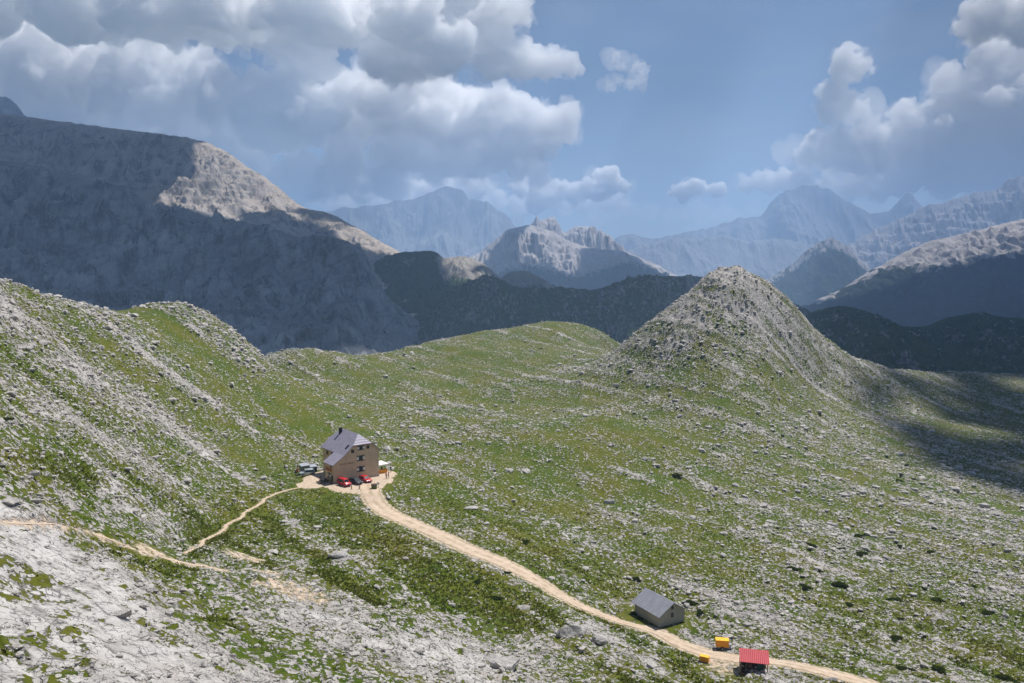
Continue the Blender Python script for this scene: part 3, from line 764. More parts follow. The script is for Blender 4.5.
# finer cloud grid with ragged edges
UP = 1
fy = np.linspace(0, DNY - 1.001, DNY * UP); fx = np.linspace(0, DNX - 1.001, DNX * UP)
a, b = np.floor(fy).astype(int), np.floor(fx).astype(int)
ta, tb = (fy - a)[:, None], (fx - b)[None]
D2 = (dens[a][:, b] * (1 - ta) + dens[a + 1][:, b] * ta) * (1 - tb) + (dens[a][:, b + 1] * (1 - ta) + dens[a + 1][:, b + 1] * ta) * tb
CX = DX0 + (fx + .5) * DCELL; CY = DY0 + (fy + .5) * DCELL
CXX, CYY = np.meshgrid(CX, CY)
D2 = D2 + 0.26 * fbm(CXX / 170, CYY / 170, 4, 70)
# holes cut into the layer over the near basin lighten its shade
thin = sstep(1600, 1480, CYY) * sstep(500, 700, CXX)
D2 = D2 - thin * (0.08 + 1.9 * np.maximum(0, perlin(CXX / 74, CYY / 74, 77) + .01))
edge = np.minimum(np.minimum(CXX - CX[0], CX[-1] - CXX), np.minimum(CYY - CY[0], CY[-1] - CYY))
D2 = D2 * sstep(0, 200, edge)
th = np.clip(D2 - 0.5, 0, None) ** 0.5
top = DECK_H + 420 * th * (1 + .5 * fbm(CXX / 300, CYY / 300, 4, 73)); bot = DECK_H - 60 * th
msk = D2 > 0.5
cellm = (msk[:-1, :-1] * 1 + msk[1:, :-1] + msk[:-1, 1:] + msk[1:, 1:]) >= 3
q = quad_grid(*D2.shape)[cellm.ravel()]
n = D2.size
vt = np.stack([CXX, CYY, top + 2], -1).reshape(-1, 3); vb = np.stack([CXX, CYY, bot - 2], -1).reshape(-1, 3)
fc = np.concatenate([q, q[:, ::-1] + n])
used = np.unique(fc); rm = np.full(2 * n, -1); rm[used] = np.arange(len(used))
t = NT('shade_cloud')
d = t.n('ShaderNodeBsdfDiffuse', {'Color': (.9, .9, .9, 1)}); tr = t.n('ShaderNodeBsdfTranslucent', {'Color': (.75, .78, .82, 1)})
mx = t.n('ShaderNodeMixShader', {0: 0.06}); t.t.links.new(d.outputs[0], mx.inputs[1]); t.t.links.new(tr.outputs[0], mx.inputs[2]); t.t.links.new(mx.outputs[0], t.out.inputs['Surface'])
cl = link('cloud', np_mesh('cloud', np.concatenate([vt, vb])[used], rm[fc], True), t.m)  # layer added out of view, its outline cut to cast the hill shadows
tag(cl, 'unseen broken cloud layer overhead, shaped to shade the hills', None, None, 'structure')

# ------------------------------------------------------------------ the air
t = NT('mountain_haze')
pv = t.n('ShaderNodeVolumePrincipled', {'Color': (0.46, 0.67, 1.0, 1), 'Density': HAZE_D, 'Anisotropy': 0.0})
t.t.links.new(pv.outputs[0], t.out.inputs['Volume'])
hx = np.array([[x, y, z] for z in (VALLEY - 60, 1400) for x, y in ((-21500, -400), (21500, -400), (21500, 15900), (-21500, 15900))], float)
hf = np.array([[0, 3, 2, 1], [4, 5, 6, 7], [0, 1, 5, 4], [1, 2, 6, 5], [2, 3, 7, 6], [3, 0, 4, 7]])
hz = link('haze', np_mesh('haze', hx, hf), t.m)
tag(hz, 'thin blue summer haze filling the valleys', None, None, 'stuff')
# ------------------------------------------------------------------ cumulus clouds standing in the sky beyond the range
def perlin3(p, seed=0):
    p = p + seed * 13.7
    f = np.floor(p); i = f.astype(np.int64) & 255; t = (p - f).astype(np.float32)
    w = t * t * t * (t * (t * 6 - 15) + 10)
    r = 0.0
    for dx in (0, 1):
        a = _P[(i[:, 0] + dx) & 255]
        for dy in (0, 1):
            b = _P[a + ((i[:, 1] + dy) & 255)]
            for dz in (0, 1):
                h = _P[b + ((i[:, 2] + dz) & 255)]
                g = _G3[h]
                d = g[:, 0] * (t[:, 0] - dx) + g[:, 1] * (t[:, 1] - dy) + g[:, 2] * (t[:, 2] - dz)
                ww = (w[:, 0] if dx else 1 - w[:, 0]) * (w[:, 1] if dy else 1 - w[:, 1]) * (w[:, 2] if dz else 1 - w[:, 2])
                r = r + ww * d
    return r * 1.6


_g = RNG.normal(size=(256, 3)); _G3 = (_g / np.linalg.norm(_g, axis=1)[:, None]).astype(np.float32)


def cloud_mat(name, dens, aniso=0.0, col=(0.9995, 0.9995, 0.9995)):
    t = NT(name)
    pv = t.n('ShaderNodeVolumeScatter', {'Color': (*col, 1), 'Density': dens, 'Anisotropy': aniso})
    t.t.links.new(pv.outputs[0], t.out.inputs['Volume'])
    return t.m


def ico(sub):
    import bmesh
    me = bpy.data.meshes.new('tmp')
    bm = bmesh.new(); bmesh.ops.create_icosphere(bm, subdivisions=sub, radius=1.0); bm.to_mesh(me); bm.free()
    co = np.empty(len(me.vertices) * 3, np.float32); me.vertices.foreach_get('co', co)
    fa = np.empty(len(me.loops), np.int32); me.loops.foreach_get('vertex_index', fa)
    bpy.data.meshes.remove(me)
    return co.reshape(-1, 3), fa.reshape(-1, 3)


ICO1, ICO2 = ico(1), ico(2)


def union_mesh(cs, rs, voxel, flat_z=None, squash_k=.15):
    co, fa = ICO2
    V = cs[:, None] + co[None] * rs[:, None, None]
    if flat_z is not None:
        V[..., 2] = np.where(V[..., 2] < flat_z, flat_z + (V[..., 2] - flat_z) * squash_k, V[..., 2])
    Fc = (fa[None] + (np.arange(len(cs)) * len(co))[:, None, None]).reshape(-1, 3)
    me = np_mesh('cloud', V.reshape(-1, 3), Fc)
    o = link('cloud', me)
    m = o.modifiers.new('r', 'REMESH'); m.mode = 'VOXEL'; m.voxel_size = voxel
    dg = bpy.context.evaluated_depsgraph_get()
    new = bpy.data.meshes.new_from_object(o.evaluated_get(dg))
    o.modifiers.clear(); o.data = new; bpy.data.meshes.remove(me); new.name = 'cloud'; new.materials.clear(); big_islands(new)
    return o


def big_islands(me, least=400):
    """drop the crumbs that the union leaves floating"""
    n = len(me.vertices); e = np.empty(len(me.edges) * 2, np.int32); me.edges.foreach_get('vertices', e); e = e.reshape(-1, 2)
    lab = np.arange(n)
    while True:
        m = np.minimum(lab[e[:, 0]], lab[e[:, 1]]); new = lab.copy()
        np.minimum.at(new, e[:, 0], m); np.minimum.at(new, e[:, 1], m)
        new = new[new]; new = new[new]
        if (new == lab).all(): break
        lab = new
    size = np.bincount(lab, minlength=n)[lab]
    bad = np.nonzero(size < least)[0]
    if len(bad):
        import bmesh
        bm = bmesh.new(); bm.from_mesh(me); bm.verts.ensure_lookup_table()
        bmesh.ops.delete(bm, geom=[bm.verts[i] for i in bad], context='VERTS'); bm.to_mesh(me); bm.free()


def displace(o, s, amps, seed, up=0.25):
    """billowing: rounded bumps with creases between, at several sizes"""
    me = o.data; n = len(me.vertices)
    co = np.empty(n * 3, np.float32); me.vertices.foreach_get('co', co); co = co.reshape(-1, 3)
    nr = np.empty(n * 3, np.float32); me.vertex_normals.foreach_get('vector', nr); nr = nr.reshape(-1, 3)
    d = np.zeros(n)
    for k, (lam, amp) in enumerate(amps):
        d = d + amp * s * (np.abs(perlin3(co / (lam * s), seed + k)) * 2.2 - 0.45)
    d = np.maximum(d, -1.1 * s)
    me.vertices.foreach_set('co', (co + nr * d[:, None]).astype(np.float32).ravel()); me.update()


def reunion(o, voxel):
    """mesh the displaced shape again so that no fold or pocket is left in it"""
    old = o.data
    m = o.modifiers.new('r', 'REMESH'); m.mode = 'VOXEL'; m.voxel_size = voxel
    dg = bpy.context.evaluated_depsgraph_get()
    new = bpy.data.meshes.new_from_object(o.evaluated_get(dg))
    o.modifiers.clear(); o.data = new; bpy.data.meshes.remove(old); new.name = 'cloud'; new.materials.clear(); big_islands(new)


def cumulus(puffs, Y, mat, label, voxel=1.1, depth=0.6, seed=1, kids=22, flat=None, amps=((26, 7.), (11, 4.2), (5, 2.4), (2.6, 1.2)), veil=None, veil_amps=((30, 12), (10, 7), (4, 4)), squash=1.0, under=.15, ysq=.4):
    """puffs: (px, py, radius px): a ball of cloud at distance ~Y with smaller balls budding from it; all sizes in photo pixels"""
    rg = np.random.default_rng(seed); s = Y / F
    cs, rs = [], []
    for px, py, r in puffs:
        y = Y + rg.normal(0, depth * r * s)
        u, w = ray(px, py); c = np.array([u * y, y, w * y]); R0 = r * s
        cs.append(c); rs.append(R0 * .8)
        for k in range(int(kids * (0.6 + min(r, 40) / 40))):
            d = rg.normal(size=3); d /= np.linalg.norm(d); d[2] = d[2] * .75 * squash + .18
            cs.append(c + d * R0 * rg.uniform(.6, .92)); rs.append(R0 * rg.uniform(.2, .46))
    cs, rs = np.array(cs), np.maximum(np.array(rs), 2.7 * s)
    cs[:, 1] = Y + (cs[:, 1] - Y) * ysq
    fz = None if flat is None else ray(512, flat)[1] * Y
    o = union_mesh(cs, rs, voxel * s, fz, under)
    displace(o, s, amps, seed)
    reunion(o, voxel * s * .75)
    o.data.materials.append(mat)
    tag(o, label, None, None, 'structure')
    if veil is not None:
        v = union_mesh(cs, rs * 1.02, voxel * s * 1.4, None if fz is None else fz - 3 * s)
        displace(v, s, veil_amps, seed + 5)
        reunion(v, voxel * s * 1.3)
        v.data.materials.append(veil); v.name = 'veil'; v.parent = o
    return o


D0 = 1.0 / (8.5 * 25500 / F)            # one mean free path every five photo pixels at 18.5 km
M_cl = cloud_mat('cumulus_vapour', D0)
M_veil = cloud_mat('cloud_veil', D0 * .2)
M_wisp = cloud_mat('shredded_vapour', D0 * .55)
M_small = cloud_mat('small_cloud_vapour', D0 * 2.6)
M_grey_cl = cloud_mat('rain_cloud_vapour', D0 * 3.0, 0.0, (.992, .994, .997))
RIGHT = [(1000, 80, 41.5), (965, 115, 43.9), (1015, 140, 61.0), (915, 140, 29.3), (940, 150, 36.6), (880, 140, 19.5), (838, 62, 11.0), (848, 68, 13.4), (862, 66, 9.8), (838, 82, 12.2), (832, 98, 15.9), (846, 112, 17.1), (828, 115, 11.0), (826, 150, 23.2), (806, 158, 12.2), (850, 150, 22.0), (870, 158, 24.4), (905, 165, 29.3), (950, 172, 31.7), (1000, 172, 34.2), (1050, 130, 61.0), (985, 60, 20), (1020, 60, 26), (935, 120, 18), (900, 118, 14)]
cumulus(RIGHT, 25500, M_cl, 'towering white cumulus over the right hand range', flat=192, seed=3, veil=M_veil)
cumulus([(990, 22, 20), (1015, 14, 26), (970, 28, 13), (1040, 20, 26), (1000, 5, 22)], 20500, M_cl, 'white cloud at the upper right corner', seed=8, veil=M_veil)
cumulus([(745, 184, 9), (762, 180, 11), (780, 182, 13), (800, 186, 16), (825, 188, 13), (850, 186, 15), (875, 188, 14), (900, 186, 14)], 26000, M_cl, 'thin cloud band capping the far peak', flat=198, seed=12, veil=M_veil)
cumulus([(690, 188, 7), (700, 186, 8), (676, 192, 6), (712, 190, 6)], 26500, M_small, 'little white cloud above the horizon', flat=194, seed=14, veil=M_veil)
cumulus([(590, 190, 12), (610, 186, 13), (572, 195, 12), (624, 188, 8), (552, 196, 12), (535, 200, 10)], 27000, M_small, 'low white cloud above the pale mountain', flat=203, seed=15, veil=M_veil)
cumulus([(616, 58, 4), (621, 68, 4), (618, 80, 6), (610, 84, 4), (628, 84, 4), (638, 68, 5), (641, 78, 5)], 24500, M_wisp, 'shredded wisp of cloud in the blue', seed=16, amps=((9, 3), (4, 2), (2, 1)), kids=22, voxel=.8, veil=M_veil)
MID = [(478, 30, 36), (520, 62, 22), (548, 68, 17), (570, 68, 10), (505, 12, 22), (440, 45, 36), (495, 60, 22), (400, 60, 36)]
cumulus(MID, 19500, M_cl, 'bulging grey cloud with a white edge at the top', flat=80, seed=21, veil=M_veil)
BANK = [(20, 70, 40), (75, 80, 36), (120, 95, 36), (60, 120, 36), (170, 105, 34), (215, 100, 32), (262, 100, 26), (300, 95, 26), (310, 80, 18), (340, 100, 28), (290, 125, 32), (345, 135, 30), (390, 105, 36), (430, 120, 36),
        (470, 125, 32), (505, 125, 28), (530, 128, 22), (550, 132, 18), (563, 120, 11), (565, 136, 11), (520, 155, 22), (480, 158, 26), (440, 160, 26), (400, 155, 26), (240, 140, 30), (190, 150, 30), (535, 170, 14),
        (300, 40, 30), (330, 20, 26), (270, 30, 30), (-40, 100, 50), (20, 130, 36), (70, 150, 36), (130, 150, 36), (200, 172, 34), (250, 180, 30), (300, 182, 26), (345, 176, 22), (385, 182, 20)]
cumulus(BANK, 25000, M_cl, 'broad bank of mottled cumulus behind the massif', flat=200, seed=22, kids=30, veil=M_veil)
cumulus([(245, 112, 20), (265, 98, 18), (288, 92, 18), (300, 108, 22), (275, 122, 20), (330, 118, 18), (345, 96, 17), (368, 104, 15), (255, 130, 16), (310, 128, 16)], 24200, M_cl, 'bright cauliflower heads in the middle of the cloud bank', seed=41, kids=34, veil=M_veil)
cumulus([(500, 104, 19), (528, 116, 17), (549, 126, 14), (563, 120, 9), (520, 138, 18), (482, 122, 20), (455, 132, 20), (500, 152, 17), (540, 150, 12), (430, 115, 18)], 24000, M_cl, 'bright cauliflower heads at the right end of the cloud bank', seed=43, kids=34, veil=M_veil)
cumulus([(0, 40, 24), (40, 46, 26), (85, 52, 24), (120, 58, 24), (160, 66, 24), (200, 72, 22)], 25000, M_cl, 'paler cloud shoulder behind the dark base', seed=44, kids=26, veil=M_veil)
cumulus([(300, 190, 14), (330, 192, 12), (360, 190, 13), (400, 186, 14), (440, 188, 13), (480, 186, 12), (520, 188, 10), (270, 186, 14)], 27500, M_small, 'low pale cloud strip under the bank', flat=198, seed=25, veil=M_veil)
cumulus([(x, 205 + 4 * math.sin(x), 9) for x in range(330, 620, 17)], 28500, M_cl, 'pale low cloud along the horizon behind the far massif', flat=222, seed=51, kids=18, veil=M_veil)
cumulus([(x, 214 + 4 * math.sin(x), 9) for x in range(600, 900, 17)], 29500, M_veil, 'thin pale cloud along the horizon at the right', flat=232, seed=52, kids=18)
ROOF = [(x, y, r) for x, y, r in ((-60, 5, 50), (0, 5, 46), (60, 8, 46), (120, 12, 48), (180, 18, 48), (235, 20, 46), (285, 24, 46), (330, 34, 36), (375, 50, 34), (415, 52, 34), (400, 22, 30), (450, 20, 34), (440, 55, 26))]
cumulus([(x, y - 12, r) for x, y, r in ROOF], 9800, M_grey_cl, 'dark grey cloud base spreading over the massif', flat=45, seed=31, kids=36, depth=1.5, amps=((40, 6.), (16, 4.5), (6, 3.)), under=.06, veil=M_veil)
scene.cycles.volume_bounces = 64
scene.cycles.max_bounces = 68
# ------------------------------------------------------------------ loose stones, boulders, turf tussocks, dwarf shrubs
def stone_shapes(n, sub, seed, rough=0.35):
    rg = np.random.default_rng(seed); co, fa = ico(sub); out = []
    for k in range(n):
        p = co.astype(float).copy()
        for j in range(5):          # chop with random planes: angular limestone blocks
            d = rg.normal(size=3); d /= np.linalg.norm(d); h = rg.uniform(.45, .85)
            s = p @ d; p = p - np.maximum(s - h, 0)[:, None] * d
        p *= (1 + rough * rg.normal(0, .25, (len(p), 1))) * np.array([rg.uniform(.8, 1.4), rg.uniform(.7, 1.1), rg.uniform(.45, .8)])
        out.append(p)
    return out, fa


def ground_idx(n, weight, seed):
    rg = np.random.default_rng(seed)
    w = weight.ravel().cumsum(); w /= w[-1]
    return np.searchsorted(w, rg.random(n))


def rock_material(name, a, b):
    t = NT(name); c = t.coord()
    n1 = t.noise(0.9, c, 5, 0.6); n2 = t.noise(5, c, 4, 0.65)
    col = t.mix(t.mapr(n1, 0.35, 0.65), a, b)
    col = t.mix(t.mapr(n2, 0.46, 0.28), col, tuple(x * .45 for x in a))
    return t.bsdf(col, 0.92, n2, 0.25, 0.9, 0.15)


M_stone = rock_material('loose_limestone', (0.36, 0.335, 0.31), (0.56, 0.525, 0.485))
INF = (np.abs(GX / GY) < 0.69) & (GY > 46) & (GY < 640)
clear = (tD > tV[..., 1] + 0.5) & (np.minimum(pD[0], fD - .5) > 0.3) & (pad_w < 0.3)
NST = 80000
wS = INF * clear * sstep(-0.45, 0.25, ROCK) * (0.25 + sstep(-.2, .5, BIASG)) * np.clip((GY - 60) / 120, .12, 1.3) * (1 - .85 * SLAB)
idx = ground_idx(NST, wS, 5)
rg = np.random.default_rng(6)
bx, by, bz = GX.ravel()[idx], GY.ravel()[idx], Z.ravel()[idx]
bx = bx + rg.normal(0, .2, NST); by = by + rg.normal(0, .3, NST)
size = np.exp(rg.normal(math.log(.18), .62, NST)) * np.clip(by / 170, .7, 1.6); size = np.minimum(size, 1.7)
shapes, sfa = stone_shapes(24, 1, 9)
SP_ = np.array(shapes)[rg.integers(0, 24, NST)]
ang = rg.uniform(0, 2 * np.pi, NST); ca, sa = np.cos(ang)[:, None], np.sin(ang)[:, None]
vx = (SP_[..., 0] * ca - SP_[..., 1] * sa) * size[:, None] + bx[:, None]
vy = (SP_[..., 0] * sa + SP_[..., 1] * ca) * size[:, None] + by[:, None]
vz = SP_[..., 2] * size[:, None] + (bz + size * .12)[:, None]
nv = SP_.shape[1]
o = link('loose_stones', np_mesh('loose_stones', np.stack([vx, vy, vz], -1).reshape(-1, 3), (sfa[None] + (np.arange(NST) * nv)[:, None, None]).reshape(-1, 3)), M_stone)
tag(o, 'countless pale limestone stones strewn over the turf', None, None, 'stuff')

# turf tussocks on the nearer slope
NG = 42000
wG = (1 - sstep(.1, .5, dirt)) * ((np.abs(GX / GY) < 0.69) & (GY > 44) & (GY < 230)) * clear * sstep(0.15, -0.2, ROCK) * sstep(260, 60, GY)
idx = ground_idx(NG, wG, 15)
bx, by, bz = GX.ravel()[idx] + rg.normal(0, .15, NG), GY.ravel()[idx] + rg.normal(0, .2, NG), Z.ravel()[idx]
NB = 7
a = rg.uniform(0, 2 * np.pi, (NG, NB)); hgt = rg.uniform(.06, .20, (NG, NB)) * np.clip(by / 90, .8, 1.6)[:, None]; spr = rg.uniform(.06, .30, (NG, NB)); wd_ = rg.uniform(.04, .10, (NG, NB)) * np.clip(by / 80, .9, 2)[:, None]
rx, ry = bx[:, None] + spr * np.cos(a) * .6, by[:, None] + spr * np.sin(a) * .6
tx_, ty_ = rx + np.cos(a) * hgt * .6, ry + np.sin(a) * hgt * .6
px_, py_ = -np.sin(a) * wd_, np.cos(a) * wd_
zz = np.repeat(bz[:, None] - .04, NB, 1)
V = np.stack([np.stack([rx - px_, ry - py_, zz], -1), np.stack([rx + px_, ry + py_, zz], -1), np.stack([tx_, ty_, zz + hgt], -1)], 2)
t = NT('turf_blades'); c = t.coord()
gc = t.mix(t.mapr(t.noise(.08, c, 3), .4, .6), (0.095, 0.125, 0.010), (0.15, 0.145, 0.022))
gc = t.mix(t.mapr(t.noise(1.3, c, 3), .45, .68), gc, (0.045, 0.075, 0.008))
gc = t.mix(t.mapr(t.noise(.35, c, 3), .64, .72), gc, (0.30, 0.22, 0.03))
d = t.n('ShaderNodeBsdfDiffuse', {'Color': gc}); tr = t.n('ShaderNodeBsdfTranslucent', {'Color': gc})
mx = t.n('ShaderNodeMixShader', {0: .5}); t.t.links.new(d.outputs[0], mx.inputs[1]); t.t.links.new(tr.outputs[0], mx.inputs[2]); t.t.links.new(mx.outputs[0], t.out.inputs['Surface'])
o = link('turf_tussocks', np_mesh('turf_tussocks', V.reshape(-1, 3), np.arange(NG * NB * 3).reshape(-1, 3)), t.m)
tag(o, 'short alpine turf tussocks between the rocks', None, None, 'stuff')
# ------------------------------------------------------------------ buildings, vehicles, people and furniture
import bmesh


class MB:
    """collects solids and links them as one mesh object"""
    def __init__(self): self.v = []; self.f = []; self.mi = []; self.cur = 0

    def add(self, verts, faces):
        b = len(self.v); self.v += [tuple(p) for p in verts]
        for q in faces: self.f.append(tuple(b + i for i in q)); self.mi.append(self.cur)

    def box(self, x0, x1, y0, y1, z0, z1):
        self.add([(x, y, z) for z in (z0, z1) for x, y in ((x0, y0), (x1, y0), (x1, y1), (x0, y1))],
                 [(0, 3, 2, 1), (4, 5, 6, 7), (0, 1, 5, 4), (1, 2, 6, 5), (2, 3, 7, 6), (3, 0, 4, 7)])
        return self

    def prism(self, poly, axis, a, b):
        """extrude a 2-D polygon along axis ('x','y','z') from a to b"""
        n = len(poly)
        put = {'y': lambda p, s: (p[0], s, p[1]), 'x': lambda p, s: (s, p[0], p[1]), 'z': lambda p, s: (p[0], p[1], s)}[axis]
        self.add([put(p, a) for p in poly] + [put(p, b) for p in poly],
                 [tuple(range(n)), tuple(range(2 * n - 1, n - 1, -1))] + [(i, i + n, (i + 1) % n + n, (i + 1) % n) for i in range(n)])
        return self

    def slab(self, poly, th):
        """a roof plane: 3-D polygon thickened downwards"""
        n = len(poly); lo_ = [(x, y, z - th) for x, y, z in poly]
        self.add(list(poly) + lo_, [tuple(range(n)), tuple(range(2 * n - 1, n - 1, -1))] + [(i, i + n, (i + 1) % n + n, (i + 1) % n) for i in range(n)])
        return self

    def tube(self, p, q, r, n=8, r2=None):
        p, q = Vector(p), Vector(q); d = (q - p).normalized(); a = d.orthogonal().normalized(); b = d.cross(a)
        r2 = r if r2 is None else r2
        ring = lambda c, rr: [tuple(c + (a * math.cos(t) + b * math.sin(t)) * rr) for t in (2 * math.pi * i / n for i in range(n))]
        self.add(ring(p, r) + ring(q, r2), [tuple(range(n - 1, -1, -1)), tuple(range(n, 2 * n))] + [(i, (i + 1) % n, (i + 1) % n + n, i + n) for i in range(n)])
        return self

    def build(self, name, mats, parent=None, bevel=0.0, smooth=False):
        me = bpy.data.meshes.new(name); me.from_pydata(self.v, [], self.f); me.update()
        bm = bmesh.new(); bm.from_mesh(me)
        bmesh.ops.recalc_face_normals(bm, faces=bm.faces)
        if bevel: bmesh.ops.bevel(bm, geom=[e for e in bm.edges if len(e.link_faces) == 2 and e.calc_face_angle(0) > .5], offset=bevel, segments=2, affect='EDGES', clamp_overlap=True)
        bm.to_mesh(me); bm.free()
        mats = mats if isinstance(mats, list) else [mats]
        for m in mats: me.materials.append(m)
        if len(mats) > 1 and not bevel: me.polygons.foreach_set('material_index', self.mi)
        if smooth: me.polygons.foreach_set('use_smooth', [True] * len(me.polygons))
        o = link(name, me, None, parent)
        return o


def paint(name, col, rough=.6, spec=.3, var=.12, metal=0.0, sc=1.5, bump=None):
    t = NT(name); c = t.coord()
    n = t.noise(sc, c, 5, .6)
    k = t.mix(t.mapr(n, .3, .7), tuple(x * (1 - var) for x in col), tuple(min(1, x * (1 + var)) for x in col))
    return t.bsdf(k, rough, t.noise(sc * 8, c, 3) if bump else None, bump or .01, .6, spec, metal)


def corrugated(name, col, axis=0, pitch=.35):
    t = NT(name); c = t.coord()
    s = t.n('ShaderNodeSeparateXYZ', {0: c}).outputs[axis]
    w = t.math('SINE', t.math('MULTIPLY', s, 2 * math.pi / pitch))
    n = t.noise(.9, c, 5, .6)
    k = t.mix(t.mapr(n, .3, .7), tuple(x * .85 for x in col), tuple(min(1, x * 1.12) for x in col))
    k = t.mix(t.mapr(w, -.98, -.8, .55, 0), k, tuple(x * .55 for x in col))
    return t.bsdf(k, .55, w, .03, .6, .35)


M = {}
M['plaster'] = paint('ochre_plaster', (0.55, 0.42, 0.285), .9, .1, .14, sc=.5, bump=.02)
M['base'] = paint('plinth_stone', (0.34, 0.29, 0.25), .9, .1, .2, sc=2, bump=.04)
M['hutroof'] = corrugated('grey_violet_sheet_roof', (0.30, 0.275, 0.345), 1, .6)
M['shedroof'] = corrugated('grey_sheet_roof', (0.25, 0.255, 0.285), 1, .6)
M['render'] = paint('grey_render', (0.36, 0.345, 0.30), .92, .1, .10, sc=.6, bump=.02)
M['wood'] = paint('weathered_wood', (0.20, 0.135, 0.085), .85, .1, .25, sc=3)
M['redwood'] = paint('red_brown_boards', (0.34, 0.14, 0.07), .8, .1, .2, sc=3)
M['darkwood'] = paint('dark_wood', (0.07, 0.05, 0.04), .85, .1, .25, sc=3)
M['black'] = paint('soot_black', (0.018, 0.018, 0.02), .7, .2)
M['glass'] = paint('dark_window_glass', (0.015, 0.018, 0.022), .12, .5, .1)
M['white'] = paint('white_paint', (0.75, 0.74, 0.70), .6, .3, .05)
M['green'] = paint('bottle_green_paint', (0.02, 0.07, 0.045), .55, .3, .15)
M['olive'] = paint('olive_paint', (0.13, 0.15, 0.045), .7, .2, .15)
M['carred'] = paint('red_car_paint', (0.52, 0.012, 0.022), .22, .6, .04)
M['cargrey'] = paint('dark_grey_car_paint', (0.025, 0.03, 0.038), .5, .25, .05)
M['carblue'] = paint('pale_blue_car_paint', (0.36, 0.42, 0.44), .3, .5, .05)
M['rubber'] = paint('tyre_rubber', (0.02, 0.02, 0.02), .85, .1)
M['steel'] = paint('galvanised_steel', (0.36, 0.37, 0.39), .45, .5, .1, .5)
M['greybox'] = corrugated('grey_container_sheet', (0.20, 0.22, 0.235), 0, .3)
M['bluegrey'] = paint('blue_grey_sheet', (0.33, 0.35, 0.385), .5, .4, .08)
M['orange'] = paint('orange_yellow_paint', (0.80, 0.32, 0.012), .5, .35, .07)
M['yellow'] = paint('yellow_lid_paint', (0.85, 0.46, 0.03), .5, .35, .07)
M['redroof'] = corrugated('red_sheet_roof', (0.50, 0.045, 0.06), 0, .3)
M['canvas'] = paint('white_canvas', (0.78, 0.77, 0.74), .8, .1, .04)
M['skin'] = paint('skin', (0.45, 0.27, 0.19), .6, .3, .05)
M['hair'] = paint('dark_hair', (0.03, 0.02, 0.015), .7, .2)
M['lamp'] = paint('lamp_glass', (0.7, 0.7, 0.68), .15, .6, .03)
M['letters'] = paint('brown_lettering', (0.13, 0.085, 0.06), .8, .1, .1)


def fix_text(text, size, width, mat, parent, loc, rot):
    cu = bpy.data.curves.new('lettering', 'FONT'); cu.body = text; cu.size = size; cu.extrude = 0.01; cu.align_x = 'CENTER'; cu.align_y = 'CENTER'
    o = bpy.data.objects.new('lettering', cu); COL.objects.link(o)
    dg = bpy.context.evaluated_depsgraph_get()
    me = bpy.data.meshes.new_from_object(o.evaluated_get(dg)); bpy.data.objects.remove(o)
    me.name = 'lettering'; me.materials.clear()
    x = [v.co.x for v in me.vertices]; k = width / (max(x) - min(x))
    for v in me.vertices: v.co.x *= k
    r = link('lettering', me, mat, parent); r.location = loc; r.rotation_euler = rot
    return r


# ---- the mountain hut
hut = empty('mountain_hut', (HUT_O[0], HUT_O[1], HUT_Z), HUT_A)
tag(hut, 'tall ochre mountain hut with a grey roof and shuttered windows', 'hut')
w = MB()
sec_front = [(0.01, -.6), (12.9, -.6), (12.9, 7.25), (10.72, 9.12), (5.38, 9.12), (3.2, 7.18), (0.01, 5.02)]
w.prism(sec_front, 'y', 0, 5)
sec_back = [(3.2, -.6), (12.9, -.6), (12.9, 7.25), (10.72, 9.12), (5.38, 9.12), (3.2, 7.2)]
w.prism(sec_back, 'y', 5, 13)
w.build('wall', M['plaster'], hut)
p = MB(); p.box(-.08, 12.98, -.08, -.003, -.6, .55); p.box(12.903, 12.98, .0, 13.05, -.6, .55); p.box(-.08, .007, .0, 5.0, -.6, .55)
p.build('plinth', M['base'], hut)
r_ = MB()
r_.slab([(5.34, -.45, 9.3), (8.05, 2.0, 11.7), (8.05, 11.0, 11.7), (5.34, 13.45, 9.3), (2.7, 13.45, 6.96), (2.7, -.45, 6.96)], .16)
r_.slab([(2.695, -.45, 6.955), (2.695, 5.25, 6.955), (-.5, 5.25, 4.86), (-.5, -.45, 4.86)], .16)
r_.slab([(10.76, -.45, 9.3), (13.4, -.45, 6.96), (13.4, 13.45, 6.96), (10.76, 13.45, 9.3), (8.05, 11.0, 11.7), (8.05, 2.0, 11.7)], .16)
r_.slab([(5.345, -.46, 9.295), (10.755, -.46, 9.295), (8.05, 1.995, 11.69)], .16)
r_.slab([(10.755, 13.46, 9.295), (5.345, 13.46, 9.295), (8.05, 11.005, 11.69)], .16)
rf = r_.build('roof', M['hutroof'], hut)
ch = MB(); ch.box(6.65, 7.35, 9.7, 10.4, 9.8, 12.0); ch.box(6.58, 7.42, 9.63, 10.47, 12.0, 12.15)
ch.build('chimney', M['black'], rf)
sk = MB(); sk.slab([(4.1, 1.1, 8.30), (5.1, 1.1, 9.19), (5.1, 1.9, 9.19), (4.1, 1.9, 8.30)], .06)
sk.build('skylight', M['glass'], rf)
fz_ = MB()
fz_.box(5.36, 10.74, -.30, -.18, 9.0, 9.13)
fz_.build('fascia', M['redwood'], hut)


